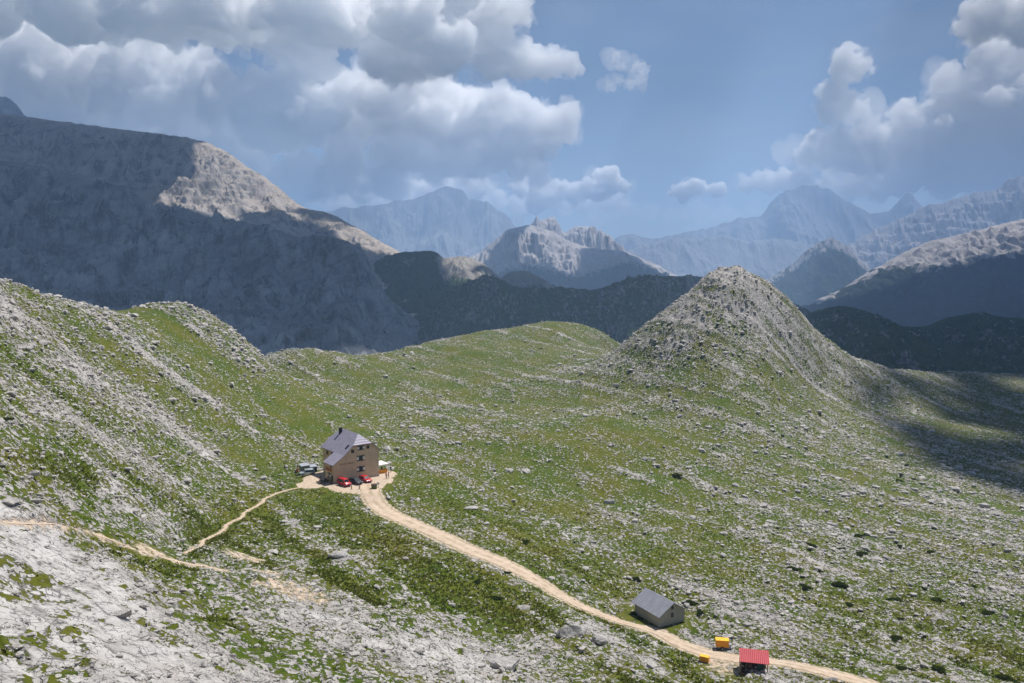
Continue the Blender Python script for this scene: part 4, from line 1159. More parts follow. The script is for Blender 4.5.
def hut_window(cx, cz, w_, h_, side='front', shutters=True, y0=0.0):
    """front: on the gable (y = 0), left: on a wall facing -x at x = y0"""
    def put(mb, a0, a1, d0, d1, z0, z1):
        if side == 'front': mb.box(a0, a1, -d1, -d0, z0, z1)
        else: mb.box(y0 - d1, y0 - d0, a0, a1, z0, z1)
    f = MB(); t_ = .09
    put(f, cx - w_ / 2 - t_, cx + w_ / 2 + t_, .003, .07, cz - h_ / 2 - t_, cz - h_ / 2); put(f, cx - w_ / 2 - t_, cx + w_ / 2 + t_, .003, .07, cz + h_ / 2, cz + h_ / 2 + t_)
    put(f, cx - w_ / 2 - t_, cx - w_ / 2, .003, .07, cz - h_ / 2, cz + h_ / 2); put(f, cx + w_ / 2, cx + w_ / 2 + t_, .003, .07, cz - h_ / 2, cz + h_ / 2)
    win = f.build('window', M['darkwood'], hut)
    g = MB(); put(g, cx - w_ / 2, cx + w_ / 2, .003, .03, cz - h_ / 2, cz + h_ / 2); g.build('pane', M['glass'], win)
    if shutters:
        for s in (-1, 1):
            m = MB(); a = cx + s * (w_ / 2 + .10 + .27)
            put(m, a - .26, a + .26, .003, .06, cz - h_ / 2 - .08, cz + h_ / 2 + .08)
            sh = m.build('shutter', M['green'], win)
            # white hourglass painted on the dark shutter: two triangles on a thin panel
            q = MB()
            for tri in ([(-.26, 0.42), (-.26, -.42), (.2, 0)], [(.26, .42), (.26, -.42), (-.2, 0)]):
                pts = [(a + x, cz + z * h_ / 1.0) for x, z in tri]
                if side == 'front': q.prism(pts, 'y', -.066 - (.002 if tri[0][0] > 0 else 0), -.061)
                else: q.prism(pts, 'x', y0 - .066 - (.002 if tri[0][0] > 0 else 0), y0 - .061)
            q.build('shutter_panel', M['white'], win)


for cx, cz in ((7.65, 2.75), (7.65, 5.6)): hut_window(cx, cz, .95, 1.25)
hut_window(7.75, 8.3, .8, .95)
hut_window(5.35, 7.7, .6, .7, shutters=False); hut_window(9.75, 8.25, .6, .65, shutters=False)
hut_window(2.5, 1.75, .9, 1.15, 'left', True, .01); hut_window(1.6, 4.3, .5, .45, 'left', False, .01)
hut_window(7.2, 5.9, .9, .8, 'left', False, 3.2); hut_window(10.2, 5.9, .9, .8, 'left', False, 3.2)
b = MB(); b.box(-.09, .007, 1.0, 4.6, 2.85, 3.75); b.build('board_panel', M['redwood'], hut)
dr = MB(); dr.box(-.06, .007, .45, 1.35, .0, 2.0); dr.build('door', M['darkwood'], hut)
fix_text('RIFUGIO BIELLA', .62, 4.1, M['letters'], hut, (3.65, -.012, 4.75), (R(90), 0, 0))

# ---- grey shed by the track
shed = empty('stone_shed', (SHED_O[0], SHED_O[1], SHED_Z), SHED_A)
tag(shed, 'small grey rendered shed with a ribbed grey gable roof beside the track', 'shed')
w = MB(); w.prism([(0, -.8), (6, -.8), (6, 2.3), (3, 4.1), (0, 2.3)], 'y', 0, 7.4); w.build('wall', M['render'], shed)
r_ = MB(); sl = .6
r_.slab([(3, -.5, 4.27), (3, 7.9, 4.27), (-.55, 7.9, 2.14), (-.55, -.5, 2.14)], .12)
r_.slab([(3.002, 7.9, 4.265), (3.002, -.5, 4.265), (6.55, -.5, 2.135), (6.55, 7.9, 2.135)], .12)
r_.build('roof', M['shedroof'], shed)
for z in (1.75, 3.15):
    f = MB(); f.box(2.72, 3.28, -.05, -.003, z - .38 * (.8 if z > 3 else 1.1), z + .38 * (.8 if z > 3 else 1.1)); wn = f.build('window', M['darkwood'], shed)
    g = MB(); g.box(2.80, 3.20, -.058, -.052, z - .24, z + .24); g.build('pane', M['glass'], wn)

# ---- red roofed shelter
c0 = gpt(741, 673.5); SHA = R(-13)
sh = empty('open_shelter', tuple(c0), SHA)
tag(sh, 'open timber shelter with a bright red sheet roof at the end of the track', 'shelter')
r_ = MB()
r_.slab([(-.25, -.35, 2.15), (4.35, -.35, 2.15), (4.35, 2.0, 3.35), (-.25, 2.0, 3.35)], .07)
r_.slab([(-.25, 2.003, 3.345), (4.35, 2.003, 3.345), (4.35, 3.5, 2.6), (-.25, 3.5, 2.6)], .07)
r_.build('roof', M['redroof'], sh)
for x in (0, 4.1):
    for y, z in ((0, 2.2), (3.2, 2.62)):
        m = MB(); m.box(x - .07, x + .07, y - .07, y + .07, -.5, z); m.build('post', M['wood'], sh)
m = MB(); m.box(-.12, 4.2, -.14, .0, -.35, .1); m.build('sill_beam', M['redwood'], sh)
m = MB(); m.box(-.05, 4.15, .01, 3.25, -.5, .02); m.build('floor_deck', M['darkwood'], sh)
m = MB(); m.box(-.14, -.072, .1, 3.1, -.3, 1.35); m.build('side_wall', M['base'], sh)
m = MB(); m.box(.1, 4.0, 3.21, 3.28, .02, 1.0); m.build('back_wall', M['darkwood'], sh)


def world(o, x, y, z=0.0):
    a = o.rotation_euler.z
    return (o.location.x + math.cos(a) * x - math.sin(a) * y, o.location.y + math.sin(a) * x + math.cos(a) * y, o.location.z + z)


o = empty('storage_bin', world(sh, 3.1, .9, .02), SHA); tag(o, 'dark green storage bin standing under the red roof', 'bin')
m = MB(); m.box(-.62, .62, -.45, .45, .06, 1.35); m.build('body', M['green'], o, .03)
m = MB(); m.box(-.66, .66, -.49, .49, 1.36, 1.46); m.build('lid', M['green'], o, .02)
for x in (-.5, .5):
    m = MB(); m.box(x - .07, x + .07, -.4, .4, 0, .06); m.build('foot', M['black'], o)
o = empty('work_table', world(sh, 1.35, 1.1, .02), SHA); tag(o, 'low dark work table under the red roof', 'table')
m = MB(); m.box(-.9, .9, -.5, .5, .66, .74); m.build('tabletop', M['darkwood'], o)
for x in (-.8, .8):
    for y in (-.4, .4):
        m = MB(); m.box(x - .05, x + .05, y - .05, y + .05, 0, .66); m.build('leg', M['darkwood'], o)
o = empty('firewood_heap', world(sh, 1.2, 1.1, .76), SHA); tag(o, 'brown heap of logs on the dark table under the red roof', 'firewood')
m = MB(); rg2 = np.random.default_rng(3)
for k in range(14):
    x = rg2.uniform(-.5, .5); lv = k // 6
    m.tube((x, -.4 + rg2.uniform(-.05, .05), .1 + lv * .17), (x + rg2.uniform(-.05, .05), .4, .1 + lv * .17), .095, 7)
m.build('logs', M['wood'], o)

# ---- orange trailer and yellow chest by the track
c1 = gpt(722.5, 650.3)
tr = empty('box_trailer', tuple(c1), R(-9)); tag(tr, 'orange box trailer with a grey drawbar parked at the far edge of the track', 'trailer')
m = MB(); m.box(-1.2, 1.0, -.65, .65, .5, 1.62); m.build('box', M['orange'], tr, .05)
m = MB(); m.box(-1.24, 1.04, -.69, .69, 1.63, 1.74); m.build('lid', M['yellow'], tr, .03)
m = MB(); m.box(-1.15, 1.5, -.55, .55, .38, .49); m.tube((1.5, 0, .43), (2.1, 0, .40), .05); m.build('chassis', M['steel'], tr)
m = MB(); m.box(1.02, 1.42, -.45, .45, .5, 1.0); m.build('tool_locker', M['steel'], tr, .02)
for s in (-1, 1):
    m = MB(); m.tube((-.1, s * .66, .3), (-.1, s * .84, .3), .3, 16); wl = m.build('wheel', M['rubber'], tr)
    m = MB(); m.tube((-.1, s * .845, .3), (-.1, s * .855, .3), .16, 12); m.build('rim', M['steel'], wl)
c2 = gpt(704.5, 659.5)
bx_ = empty('site_chest', tuple(c2), R(-28)); tag(bx_, 'small yellow lidded chest on the near edge of the track', 'chest')
m = MB(); m.box(-.75, .75, -.45, .45, .08, .88); m.build('body', M['orange'], bx_, .03)
m = MB(); m.box(-.79, .79, -.49, .49, .89, 1.0); m.build('lid', M['yellow'], bx_, .02)
for x in (-.6, .6):
    m = MB(); m.box(x - .08, x + .08, -.4, .4, -.1, .08); m.build('skid', M['black'], bx_)


# ---- cars
def car(loc, rz, mat, label, L_=4.0, W_=1.7, H_=1.5, van=False, off=False, tint=None):
    o = empty('parked_car', loc, rz); tag(o, label, 'car')
    h, hl = W_ / 2, L_ / 2
    # side profile (x forward)
    if van: prof = [(-hl, .35), (hl, .35), (hl, .78), (hl - .12, .92), (hl - .75, 1.02), (hl - 1.25, H_), (-hl + .1, H_), (-hl, 1.0)]
    elif off: prof = [(-hl, .45), (hl, .45), (hl, .95), (hl - .1, 1.02), (hl - 1.15, 1.06), (hl - 1.35, H_), (-hl + .08, H_), (-hl, 1.1)]
    else: prof = [(-hl, .30), (hl, .30), (hl, .62), (hl - .2, .76), (hl - 1.0, .90), (hl - 1.75, H_ - .04), (hl - 2.3, H_), (-hl + .55, H_ - .08), (-hl + .05, .95)]
    n = len(prof); zs = [p[1] for p in prof]; zm = .95
    rows = []
    for y in (-1, -.86, .86, 1):
        rows.append([(x * (1 if abs(y) < 1 else .985), y * h * (1 - max(0, z - zm) * .28) * (1 if abs(y) < 1 else 1), z - (.05 if abs(y) == 1 and z > zm else 0)) for x, z in prof])
    m = MB(); V_ = sum(rows, [])
    F_ = [tuple(range(n)), tuple(range(4 * n - 1, 3 * n - 1, -1))]
    for r0 in range(3):
        for i in range(n): F_.append((r0 * n + i, r0 * n + n + i, r0 * n + n + (i + 1) % n, r0 * n + (i + 1) % n))
    m.add(V_, F_); body = m.build('body', mat, o, .035, True)
    # windscreen, rear and side glass, set slightly proud
    k = 4 if (van or off) else 4
    a, b_ = prof[k], prof[k + 1]
    lerp = lambda p, q, t: (p[0] + (q[0] - p[0]) * t, p[1] + (q[1] - p[1]) * t)
    p0, p1 = lerp(a, b_, .12), lerp(a, b_, .9)
    m = MB(); nx, nz = (b_[1] - a[1]), -(b_[0] - a[0]); ln = math.hypot(nx, nz); nx, nz = nx / ln * .02, nz / ln * .02
    w0, w1 = h * .84 * (1 - max(0, p0[1] - zm) * .28), h * .80 * (1 - max(0, p1[1] - zm) * .28)
    m.add([(p0[0] + nx, -w0, p0[1] + nz), (p0[0] + nx, w0, p0[1] + nz), (p1[0] + nx, w1, p1[1] + nz), (p1[0] + nx, -w1, p1[1] + nz)], [(0, 1, 2, 3)])
    m.build('windscreen', M['glass'], o)
    xf, xr = b_[0] - .05, -hl + (.35 if (van or off) else .7)
    for s in (-1, 1):
        m = MB(); z0, z1 = zm + .08, H_ - .14
        yw = lambda z: s * (h * (1 - max(0, z - zm) * .28) + .012)
        m.add([(xf + .35, yw(z0), z0), (xr, yw(z0), z0), (xr + .12, yw(z1), z1), (xf - .05, yw(z1), z1)], [(0, 1, 2, 3)])
        m.build('side_window', M['glass'], o)
    zr0, zr1 = 1.05, H_ - .16
    m = MB(); xb = -hl - .015
    m.add([(xb, -h * .75, zr0), (xb, h * .75, zr0), (xb + (.09 if (van or off) else .40), h * .68, zr1), (xb + (.09 if (van or off) else .40), -h * .68, zr1)], [(0, 1, 2, 3)])
    m.build('rear_window', M['glass'], o)
    rw = .36 if off else .31
    for sx in (-1, 1):
        for s in (-1, 1):
            m = MB(); x = sx * hl * .62
            m.tube((x, s * (h - .16), rw), (x, s * (h + .02), rw), rw, 18); wl = m.build('wheel', M['rubber'], o)
            m = MB(); m.tube((x, s * (h + .022), rw), (x, s * (h + .03), rw), rw * .6, 14); m.build('rim', M['steel'], wl)
    for s in (-1, 1):
        m = MB(); m.box(hl - .05, hl + .015, s * h * .72 - .16, s * h * .72 + .16, .60, .74); m.build('headlight', M['lamp'], o)
        m = MB(); m.box(-hl - .02, -hl + .04, s * h * .82 - .07, s * h * .82 + .07, .66, .92); m.build('tail_light', M['carred'], o)
    m = MB(); m.box(hl - .06, hl + .05, -h * .9, h * .9, .34, .52); m.build('bumper', M['black'], o, .02)
    m = MB(); m.box(-hl - .05, -hl + .06, -h * .9, h * .9, .36, .54); m.build('rear_bumper', M['black'], o, .02)
    for s in (-1, 1):
        m = MB(); m.box(xf + .12, xf + .3, s * (h + .02) - .08, s * (h + .02) + .08, 1.0, 1.14); m.build('mirror', M['black'], o)
    return o


HZA = HUT_A - R(90)
car(world(hut, 1.35, -3.0, .02), HZA + R(6), M['carred'], 'red van like car parked at the left of the dark car', 4.2, 1.75, 1.82, van=True)
car(world(hut, 4.55, -3.1, .02), HZA + R(9), M['cargrey'], 'dark grey car parked between the two red cars', 4.1, 1.72, 1.5)
car(world(hut, 7.35, -2.9, .02), HZA + R(4), M['carred'], 'rounded red car parked nearest the right corner of the hut', 4.1, 1.74, 1.55)
cb = gpt(307.2, 476.5)
car((cb[0], cb[1], cb[2] + .02), R(205), M['carblue'], 'pale blue off road car beside the grey sheds left of the hut', 3.9, 1.7, 1.75, off=True)

# ---- grey sheds left of the hut
c3_ = gpt(304.5, 471.5)
o = empty('metal_shed', tuple(c3_), R(34)); tag(o, 'tall grey metal shed with a pale lid left of the hut', 'shed')
m = MB(); m.box(-1.15, 1.15, -1.0, 1.0, -.2, 2.35); m.build('wall', M['greybox'], o)
m = MB(); m.slab([(-1.3, -1.2, 2.5), (1.3, -1.2, 2.5), (1.3, 1.2, 2.75), (-1.3, 1.2, 2.75)], .12); m.build('roof', M['bluegrey'], o)
m = MB(); m.box(-.5, .5, -1.04, -1.003, 0, 1.9); m.build('door', M['steel'], o)
q_ = world(o, 2.35, .1)
o = empty('lean_to', (q_[0], q_[1], c3_[2]), R(34)); tag(o, 'lower dark fronted lean to beside the tall grey shed', 'shed')
m = MB(); m.box(-.95, .95, -.9, .9, -.2, 1.75); m.build('wall', M['base'], o)
m = MB(); m.slab([(-1.1, -1.1, 1.88), (1.1, -1.1, 1.88), (1.1, 1.1, 2.1), (-1.1, 1.1, 2.1)], .1); m.build('roof', M['bluegrey'], o)
m = MB(); m.box(-.8, .8, -.94, -.903, .0, 1.55); m.build('door', M['black'], o)
c4_ = gpt(297.5, 469.5)
o = empty('oil_drum', tuple(c4_)); tag(o, 'rusty orange drum at the left of the tall grey shed', 'drum')
m = MB(); m.tube((0, 0, -.05), (0, 0, .9), .36, 16); m.build('body', paint('rusty_orange', (.55, .2, .06), .7, .2, .3, sc=4), o)
m = MB(); m.tube((0, 0, .902), (0, 0, .94), .38, 16); m.build('lid', M['wood'], o)

# ---- furniture against the hut
def bench(loc, rz, label):
    o = empty('wooden_bench', loc, rz); tag(o, label, 'bench')
    m = MB(); m.box(-.9, .9, -.2, .2, .42, .48); m.build('seat', M['darkwood'], o)
    m = MB(); m.box(-.9, .9, .18, .23, .55, .9); m.build('backrest', M['darkwood'], o)
    for x in (-.75, .75):
        m = MB(); m.box(x - .04, x + .04, -.18, .23, 0, .42); m.box(x - .04, x + .04, .18, .228, .42, .56); m.build('leg', M['darkwood'], o)


bench(world(hut, -.45, 3.3), HUT_A + R(90), 'dark wooden bench against the left wall of the hut')
o = empty('picnic_table', world(hut, -2.2, 2.6), HUT_A + R(90)); tag(o, 'dark picnic table on the shaded ground left of the hut', 'table')
m = MB(); m.box(-.95, .95, -.38, .38, .70, .76); m.build('tabletop', M['darkwood'], o)
for s in (-1, 1):
    m = MB(); m.box(-.95, .95, s * .72 - .13, s * .72 + .13, .42, .47); m.build('seat', M['darkwood'], o)
    m = MB(); m.tube((s * .7, -.8, 0), (s * .7, -.25, .70), .045); m.tube((s * .7, .8, 0), (s * .7, .25, .70), .045); m.box(s * .7 - .04, s * .7 + .04, -.84, .84, .36, .418); m.build('leg_frame', M['darkwood'], o)
o = empty('firewood_stack', world(hut, -.42, .2 + .85), HUT_A + R(90)); tag(o, 'stack of dark firewood at the near corner of the hut', 'firewood')
m = MB()
for j in range(4):
    for i in range(7): m.tube((-.62 + i * .2 + (j % 2) * .1, -.28, .1 + j * .18), (-.62 + i * .2 + (j % 2) * .1, .28, .1 + j * .18), .1, 7)
m.build('logs', M['wood'], o)

# white canopy with orange bar under it, at the right of the hut
cn = world(hut, 15.4, 3.4)
cz_ = float(ground_z(cn[0], cn[1])[0])
can = empty('canopy', (cn[0], cn[1], cz_), HUT_A); tag(can, 'white canvas canopy on poles at the right side of the hut', 'canopy')
m = MB()
for a_, b2 in (((-1.6, -1.6), (1.6, -1.6)), ((1.6, -1.6), (1.6, 1.6)), ((1.6, 1.6), (-1.6, 1.6)), ((-1.6, 1.6), (-1.6, -1.6))):
    m.slab([(*a_, 2.45), (*b2, 2.45), (0, 0, 3.3)], .05)
m.build('roof', M['canvas'], can)
m = MB()
for s in (-1, 1): m.box(-1.6, 1.6, s * 1.6 - .015, s * 1.6 + .015, 2.1, 2.39); m.box(s * 1.6 - .015, s * 1.6 + .015, -1.58, 1.58, 2.1, 2.39)
m.build('valance', M['canvas'], can)
for x in (-1.55, 1.55):
    for y in (-1.55, 1.55):
        m = MB(); m.tube((x, y, -.2), (x, y, 2.42), .04); m.build('pole', M['steel'], can)
o = empty('bar_counter', world(can, .2, -.9), HUT_A); tag(o, 'orange counter standing under the white canopy', 'counter')
m = MB(); m.box(-1.1, 1.1, -.3, .3, 0, .95); m.build('front_panel', M['orange'], o)
m = MB(); m.box(-1.2, 1.2, -.4, .4, .951, 1.02); m.build('countertop', M['wood'], o)

# two short posts in the yard, olive box, small board
for px, py, hh, lb in ((351.6, 492.5, 1.05, 'short dark post in the yard in front of the red van'), (359.4, 493.0, 1.25, 'slightly taller post in the yard in front of the dark car')):
    g = gpt(px, py); o = empty('bollard', tuple(g)); tag(o, lb, 'post')
    m = MB(); m.tube((0, 0, -.1), (0, 0, hh), .11, 10, .09); m.build('shaft', M['darkwood'], o)
    m = MB(); m.tube((0, 0, hh + .002), (0, 0, hh + .06), .12, 10, .05); m.build('cap', M['wood'], o)
g = gpt(374.2, 494); o = empty('feed_box', tuple(g), R(8)); tag(o, 'olive green box with a dark lid beside the track', 'box')
m = MB(); m.box(-.68, .68, -.45, .45, .1, .95); m.build('body', M['olive'], o, .02)
m = MB(); m.slab([(-.74, -.52, 1.0), (.74, -.52, 1.0), (.74, .5, 1.22), (-.74, .5, 1.22)], .07); m.build('lid', M['darkwood'], o)
m = MB(); m.box(-.68, .68, -.45, .45, -.05, .098); m.build('base', M['black'], o)
g = gpt(378.6, 492.3); o = empty('notice_board', tuple(g), R(-25)); tag(o, 'small pale board on a post right of the olive box', 'sign')
m = MB(); m.tube((0, 0, -.1), (0, 0, 1.35), .05); m.build('post', M['wood'], o)
m = MB(); m.box(-.35, .35, -.09, -.052, .75, 1.3); m.build('board', M['canvas'], o)


# ---- people
def person(loc, rz, label, shirt, legs, stride=.12, sit=False, arm=.1, hgt=1.72):
    k = hgt / 1.72
    J = {'pel': (0, 0, .93), 'sp': (0, 0, 1.15), 'ch': (0, 0, 1.36), 'nk': (0, .01, 1.49), 'hd': (0, .03, 1.60), 'tp': (0, .02, 1.70)}
    Rr = {'pel': (.15, .11), 'sp': (.135, .10), 'ch': (.165, .11), 'nk': (.055, .055), 'hd': (.085, .10), 'tp': (.06, .07)}
    E = [('pel', 'sp'), ('sp', 'ch'), ('ch', 'nk'), ('nk', 'hd'), ('hd', 'tp')]
    for s, n in ((-1, 'l'), (1, 'r')):
        f = stride * s
        pts = {'hip': (s * .09, 0, .88), 'kn': (s * .10, f * .6 + .02, .49), 'an': (s * .10, f - .02, .08), 'to': (s * .11, f + .14, .03),
               'sh': (s * .18, 0, 1.40), 'el': (s * .23, -f * .6 - .02, 1.12), 'wr': (s * .22, -f * .9 + arm, .90), 'ha': (s * .21, -f + arm + .03, .80)}
        if sit: pts.update({'kn': (s * .12, .42, .86), 'an': (s * .12, .44, .46), 'to': (s * .12, .58, .42)})
        rad = {'hip': .095, 'kn': .062, 'an': .045, 'to': .035, 'sh': .062, 'el': .045, 'wr': .032, 'ha': .036}
        for q in pts: J[q + n] = pts[q]; Rr[q + n] = (rad[q], rad[q])
        E += [('pel', 'hip' + n), ('hip' + n, 'kn' + n), ('kn' + n, 'an' + n), ('an' + n, 'to' + n), ('ch', 'sh' + n), ('sh' + n, 'el' + n), ('el' + n, 'wr' + n), ('wr' + n, 'ha' + n)]
    keys = list(J); me = bpy.data.meshes.new('person')
    dz = -.42 if sit else 0
    me.from_pydata([(J[q][0] * k, J[q][1] * k, (J[q][2] + dz) * k) for q in keys], [(keys.index(a), keys.index(b)) for a, b in E], [])
    o = link('person', me); m = o.modifiers.new('s', 'SKIN'); m.use_smooth_shade = True
    for i, q in enumerate(keys):
        v = me.skin_vertices[0].data[i]; v.radius = (Rr[q][0] * k, Rr[q][1] * k); v.use_root = (q == 'pel')
    m = o.modifiers.new('u', 'SUBSURF'); m.levels = 1
    dg = bpy.context.evaluated_depsgraph_get(); new = bpy.data.meshes.new_from_object(o.evaluated_get(dg))
    o.modifiers.clear(); o.data = new; bpy.data.meshes.remove(me); new.name = 'person'
    for mt in (shirt, legs, M['skin'], M['black']): new.materials.append(mt)
    for p in new.polygons:
        c = p.center / k; z = c.z - dz
        p.material_index = 2 if z > 1.47 or (z < .92 and abs(c.x) > .17 and z > .7 and not sit) else (3 if z < .10 or (sit and z < .5) else (1 if z < .98 and abs(c.x) < .19 else 0))
    o.location = loc; o.rotation_euler = (0, 0, rz); tag(o, label, 'person')
    h = MB(); n_ = 10
    for j in range(4):
        pass
    ring = [[(math.cos(t) * .098 * math.cos(e), .018 + math.sin(t) * .112 * math.cos(e), 1.615 + dz + .115 * math.sin(e)) for t in (2 * math.pi * i / n_ for i in range(n_))] for e in (0.05, .55, 1.05)]
    h.add([(x * k, y * k, z * k) for r in ring for x, y, z in r] + [(0, .018 * k, (1.735 + dz) * k)], [(j * n_ + i, j * n_ + (i + 1) % n_, (j + 1) * n_ + (i + 1) % n_, (j + 1) * n_ + i) for j in range(2) for i in range(n_)] + [(2 * n_ + i, 2 * n_ + (i + 1) % n_, 3 * n_) for i in range(n_)])
    h.build('hair', M['hair'], o, 0, True)
    return o


C = lambda n, *c: paint(n, c, .85, .1, .1, sc=6)
navy, rose, dark, tan_, blue = C('navy_cloth', .02, .03, .06), C('rose_cloth', .45, .16, .17), C('dark_cloth', .02, .02, .022), C('tan_cloth', .35, .27, .18), C('blue_cloth', .06, .11, .22)


def stand(px, py): return tuple(gpt(px, py))


person(stand(386.3, 480.0), R(200), 'person in a rose top standing right of the hut', rose, navy)
person(stand(388.6, 479.2), R(120), 'person in dark navy clothes standing beside the person in rose', navy, dark)
person(stand(390.9, 474.2), R(170), 'person all in black standing at the edge of the grass', dark, dark)
person(world(can, .1, -.1), HUT_A + R(180), 'person in dark clothes behind the orange counter', dark, tan_)
person(stand(320.2, 481.6), R(60), 'person in a tan jacket walking left of the hut', tan_, navy, .2)

# ---- boulders one can tell apart
big, bfa = stone_shapes(8, 3, 77, .10)
M_boulder = rock_material('boulder_limestone', (0.34, 0.32, 0.30), (0.54, 0.51, 0.48))
M_dark = rock_material('grey_boulder', (0.16, 0.155, 0.155), (0.24, 0.23, 0.23))
M_rust = rock_material('rusty_boulder', (0.34, 0.19, 0.11), (0.42, 0.27, 0.17))
bmesh_cache = []
for k, p in enumerate(big):
    d = fbm(p[:, 0] * 2.2 + p[:, 2] * 1.3, p[:, 1] * 2.2 - p[:, 2], 4, 80 + k)
    bmesh_cache.append(p * (1 + .20 * d)[:, None])
BOULD = [(507, 676, 3.2, 1.15, 0, 'big pale boulder at the bottom edge of the picture'), (490, 666, 1.9, 1.1, 0, 'pale block behind the big bottom boulder'),
         (571, 639, 4.0, .8, 0, 'long pale outcrop between the track and the bottom edge'), (598, 647, 2.8, 1.0, 0, 'pale lump at the right end of the long outcrop'),
         (337, 560, 2.4, .8, 0, 'rounded grey rock on the grass below the hut'), (228, 584, .62, 1.2, 1, 'dark grey upright boulder beside the bare earth'),
         (254, 588, .5, .95, 2, 'rusty brown boulder beside the bare earth'), (462, 616, 1.2, .9, 0, 'dark sided boulder on the grassy slope'),
         (832, 684, 2.2, .6, 1, 'rounded grey boulder below the track at the right'), (655, 662, 1.5, .8, 0, 'pale boulder below the shed and the track'),
         (752, 674.5, 1.1, .8, 0, 'pale boulder in front of the red roofed shelter'), (762, 680, .8, .9, 0, 'smaller pale boulder at the foot of the shelter'),
         (470, 511, 2.6, .5, 0, 'flat pale rock above the track'), (486, 512, 1.6, .6, 0, 'pale block right of the flat rock above the track'),
         (286, 465, 1.5, 1.0, 0, 'pale rock on the slope left of the grey sheds'), (10, 511, 1.6, .8, 0, 'grey block by the footpath at the left edge'),
         (389, 501, 1.3, .6, 0, 'low pale rock between the olive box and the track'), (36, 512, 1.3, .7, 0, 'rounded grey block above the left footpath'),
         (700, 508, 2.2, .5, 0, 'low pale slab on the far slope'), (745, 470, 1.8, .5, 0, 'pale slab in the middle of the far slope')]
for k, (px, py, s, hz_, mi, lb) in enumerate(BOULD):
    g = gpt(px, py); p = bmesh_cache[k % 8] * np.array([s * .62, s * .5, s * .62 * hz_])
    a = 1.7 * k
    if s > 1.5: a = 0.3
    p = p @ np.array([[math.cos(a), math.sin(a), 0], [-math.sin(a), math.cos(a), 0], [0, 0, 1]])
    o = link('boulder', np_mesh('boulder', p, bfa, False), (M_boulder, M_dark, M_rust)[mi])
    o.location = (g[0], g[1], g[2] + s * .12 * hz_)
    tag(o, lb, 'boulder')

# ---- dwarf juniper mats
def juniper_mesh(seed):
    rg = np.random.default_rng(seed); n = 2400
    th = rg.uniform(0, 2 * np.pi, n); rr = np.sqrt(rg.random(n)); lob = .75 + .25 * np.sin(th * 3 + seed) + .12 * np.sin(th * 7 + 2 * seed)
    x, y = rr * np.cos(th) * lob, rr * np.sin(th) * lob
    z = (1 - rr ** 2) ** .6 * rg.uniform(.35, 1.0, n) * .42
    d = rg.normal(size=(n, 3)); d[:, 2] = np.abs(d[:, 2]) + .3; d /= np.linalg.norm(d, axis=1)[:, None]
    e = np.cross(d, rg.normal(size=(n, 3))); e /= np.linalg.norm(e, axis=1)[:, None]
    c = np.stack([x, y, z], 1); l, w_ = rg.uniform(.10, .22, n)[:, None], rg.uniform(.04, .08, n)[:, None]
    V = np.stack([c - e * w_, c + e * w_, c + d * l + e * w_ * .4, c + d * l - e * w_ * .4], 1).reshape(-1, 3)
    return np_mesh('foliage', V, np.arange(n * 4).reshape(-1, 4))


t = NT('juniper_green'); c = t.coord()
gc = t.mix(t.mapr(t.noise(2.5, c, 4), .35, .65), (.045, .070, .010), (.085, .105, .020))
d = t.n('ShaderNodeBsdfDiffuse', {'Color': gc}); tr2 = t.n('ShaderNodeBsdfTranslucent', {'Color': gc})
mx = t.n('ShaderNodeMixShader', {0: .5}); t.t.links.new(d.outputs[0], mx.inputs[1]); t.t.links.new(tr2.outputs[0], mx.inputs[2]); t.t.links.new(mx.outputs[0], t.out.inputs['Surface'])
M_jun = t.m
JM = [juniper_mesh(3 + k) for k in range(4)]
for me in JM: me.materials.append(M_jun)
stem_mb = MB()
for k in range(5):
    a = k * 1.26; stem_mb.tube((0, 0, -.1), (.5 * math.cos(a), .5 * math.sin(a), .14), .03, 6, .015)
stem0 = stem_mb.build('stems', M['wood']); STEM = stem0.data; bpy.data.objects.remove(stem0)
JUN = [(677, 476, 2.0), (718, 456, 1.2), (748, 366, 1.0), (733, 349, 1.0), (771, 296.5, 1.4), (782, 436, 2.1), (901, 478, 1.8), (899, 483, 2.0), (914, 481.5, 1.8), (907, 465, 1.3), (878, 387, 1.6), (851, 383, 1.4), (858, 538, 1.9), (809, 548, 2.0), (841, 550, 1.7),
       (861, 555, 2.3), (900, 548.5, 1.5), (931, 552, 2.0), (792, 571, 1.9), (806, 590, 1.9), (840, 588, 2.2), (895, 602, 2.0), (938, 604, 1.8), (974, 590, 1.6), (961, 586, 1.3), (989, 619, 1.8), (900, 619, 1.3), (849, 607, 1.4), (896, 638, 1.7), (905, 670, 1.8), (940, 673, 2.1),
       (1007, 675, 1.9), (495, 597, 1.5), (477, 582, 1.3), (525, 543, 1.5), (506, 572, 1.2), (7, 435, 1.2), (540, 350, 2.0), (637, 578, 1.5), (690, 603, 1.8), (700, 612, 1.5), (634, 616, 1.0), (640, 622, .8), (671, 626, .8), (682, 622, .9)]
rg3 = np.random.default_rng(8)
for k, (px, py, s) in enumerate(JUN):
    g = gpt(px, py)
    o = empty('juniper_shrub', (g[0], g[1], g[2] + .02), rg3.uniform(0, 6)); o.scale = (s * .95, s * rg3.uniform(.45, .7), s * .6)
    tag(o, 'low dark green juniper mat spread over the rocky turf', 'shrub', 'dwarf juniper mats on the slopes')
    link('foliage', JM[k % 4], None, o); link('stems', STEM, None, o)
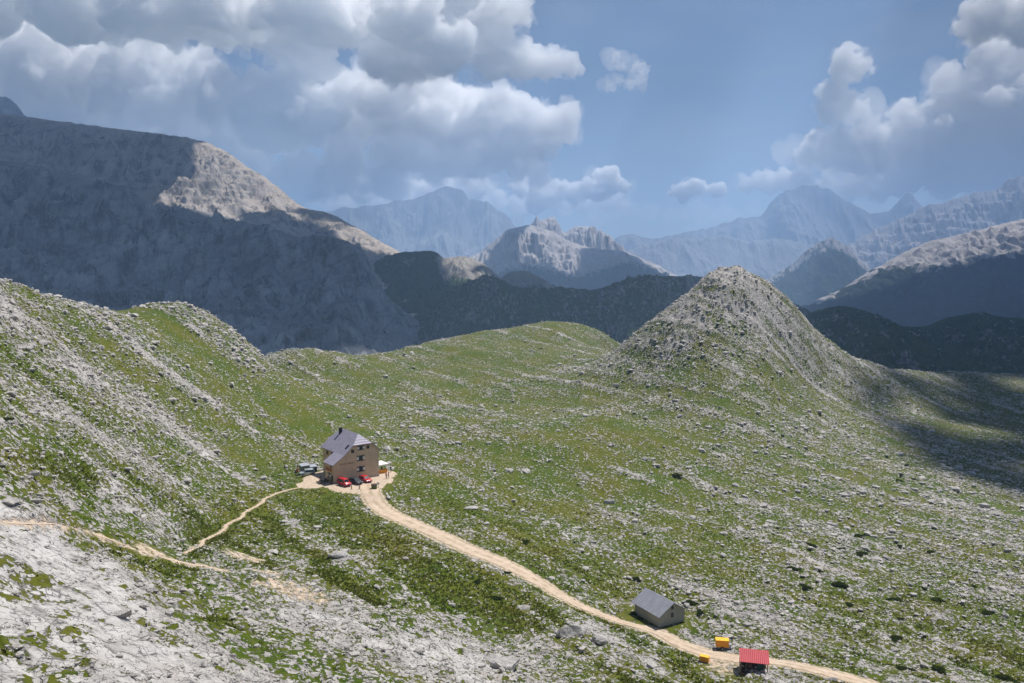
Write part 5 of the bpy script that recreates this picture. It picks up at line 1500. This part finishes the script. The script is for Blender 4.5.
# ------------------------------------------------------------------ light
SUN_EL, SUN_AZ = R(64), R(49)          # azimuth measured from +Y towards +X
SUN = np.array([math.sin(SUN_AZ) * math.cos(SUN_EL), math.cos(SUN_AZ) * math.cos(SUN_EL), math.sin(SUN_EL)])
ld = bpy.data.lights.new('sun', 'SUN'); ld.energy = 4.8; ld.angle = R(0.5); ld.color = (1.0, 0.965, 0.92)
lo = bpy.data.objects.new('sun', ld); COL.objects.link(lo)
lo.rotation_euler = Vector(-SUN).to_track_quat('-Z', 'Y').to_euler()
wd = bpy.data.worlds.new('World'); scene.world = wd; wd.use_nodes = True
nt = wd.node_tree
sky = nt.nodes.new('ShaderNodeTexSky'); sky.sky_type = 'NISHITA'; sky.sun_disc = False
sky.sun_elevation = SUN_EL; sky.sun_rotation = SUN_AZ; sky.altitude = 2300
# thin cirrus streaks high in the sky
tcw = nt.nodes.new('ShaderNodeTexCoord')
mpw = nt.nodes.new('ShaderNodeMapping'); mpw.inputs['Scale'].default_value = (2.2, 2.0, 9.0); mpw.inputs['Rotation'].default_value = (0.0, R(9), 0.0)
nzw = nt.nodes.new('ShaderNodeTexNoise'); nzw.inputs['Scale'].default_value = 1.6; nzw.inputs['Detail'].default_value = 6; nzw.inputs['Roughness'].default_value = 0.6; nzw.inputs['Distortion'].default_value = 0.6
mrw = nt.nodes.new('ShaderNodeMapRange'); mrw.interpolation_type = 'SMOOTHSTEP'
for i, v in ((1, .42), (2, .75), (3, 0.0), (4, .22)): mrw.inputs[i].default_value = v
mxw = nt.nodes.new('ShaderNodeMix'); mxw.data_type = 'RGBA'; mxw.inputs[7].default_value = (5.5, 6.2, 7.2, 1)
nt.links.new(tcw.outputs['Generated'], mpw.inputs[0]); nt.links.new(mpw.outputs[0], nzw.inputs['Vector']); nt.links.new(nzw.outputs[0], mrw.inputs[0])
nt.links.new(mrw.outputs[0], mxw.inputs[0]); nt.links.new(sky.outputs[0], mxw.inputs[6])
nt.links.new(mxw.outputs[2], nt.nodes['Background'].inputs[0])
nt.nodes['Background'].inputs[1].default_value = 0.062
vs = scene.view_settings
vs.view_transform = 'Standard'; vs.look = 'None'; vs.gamma = 1; vs.use_curve_mapping = False
vs.exposure = 0.42
scene.cycles.use_denoising = True
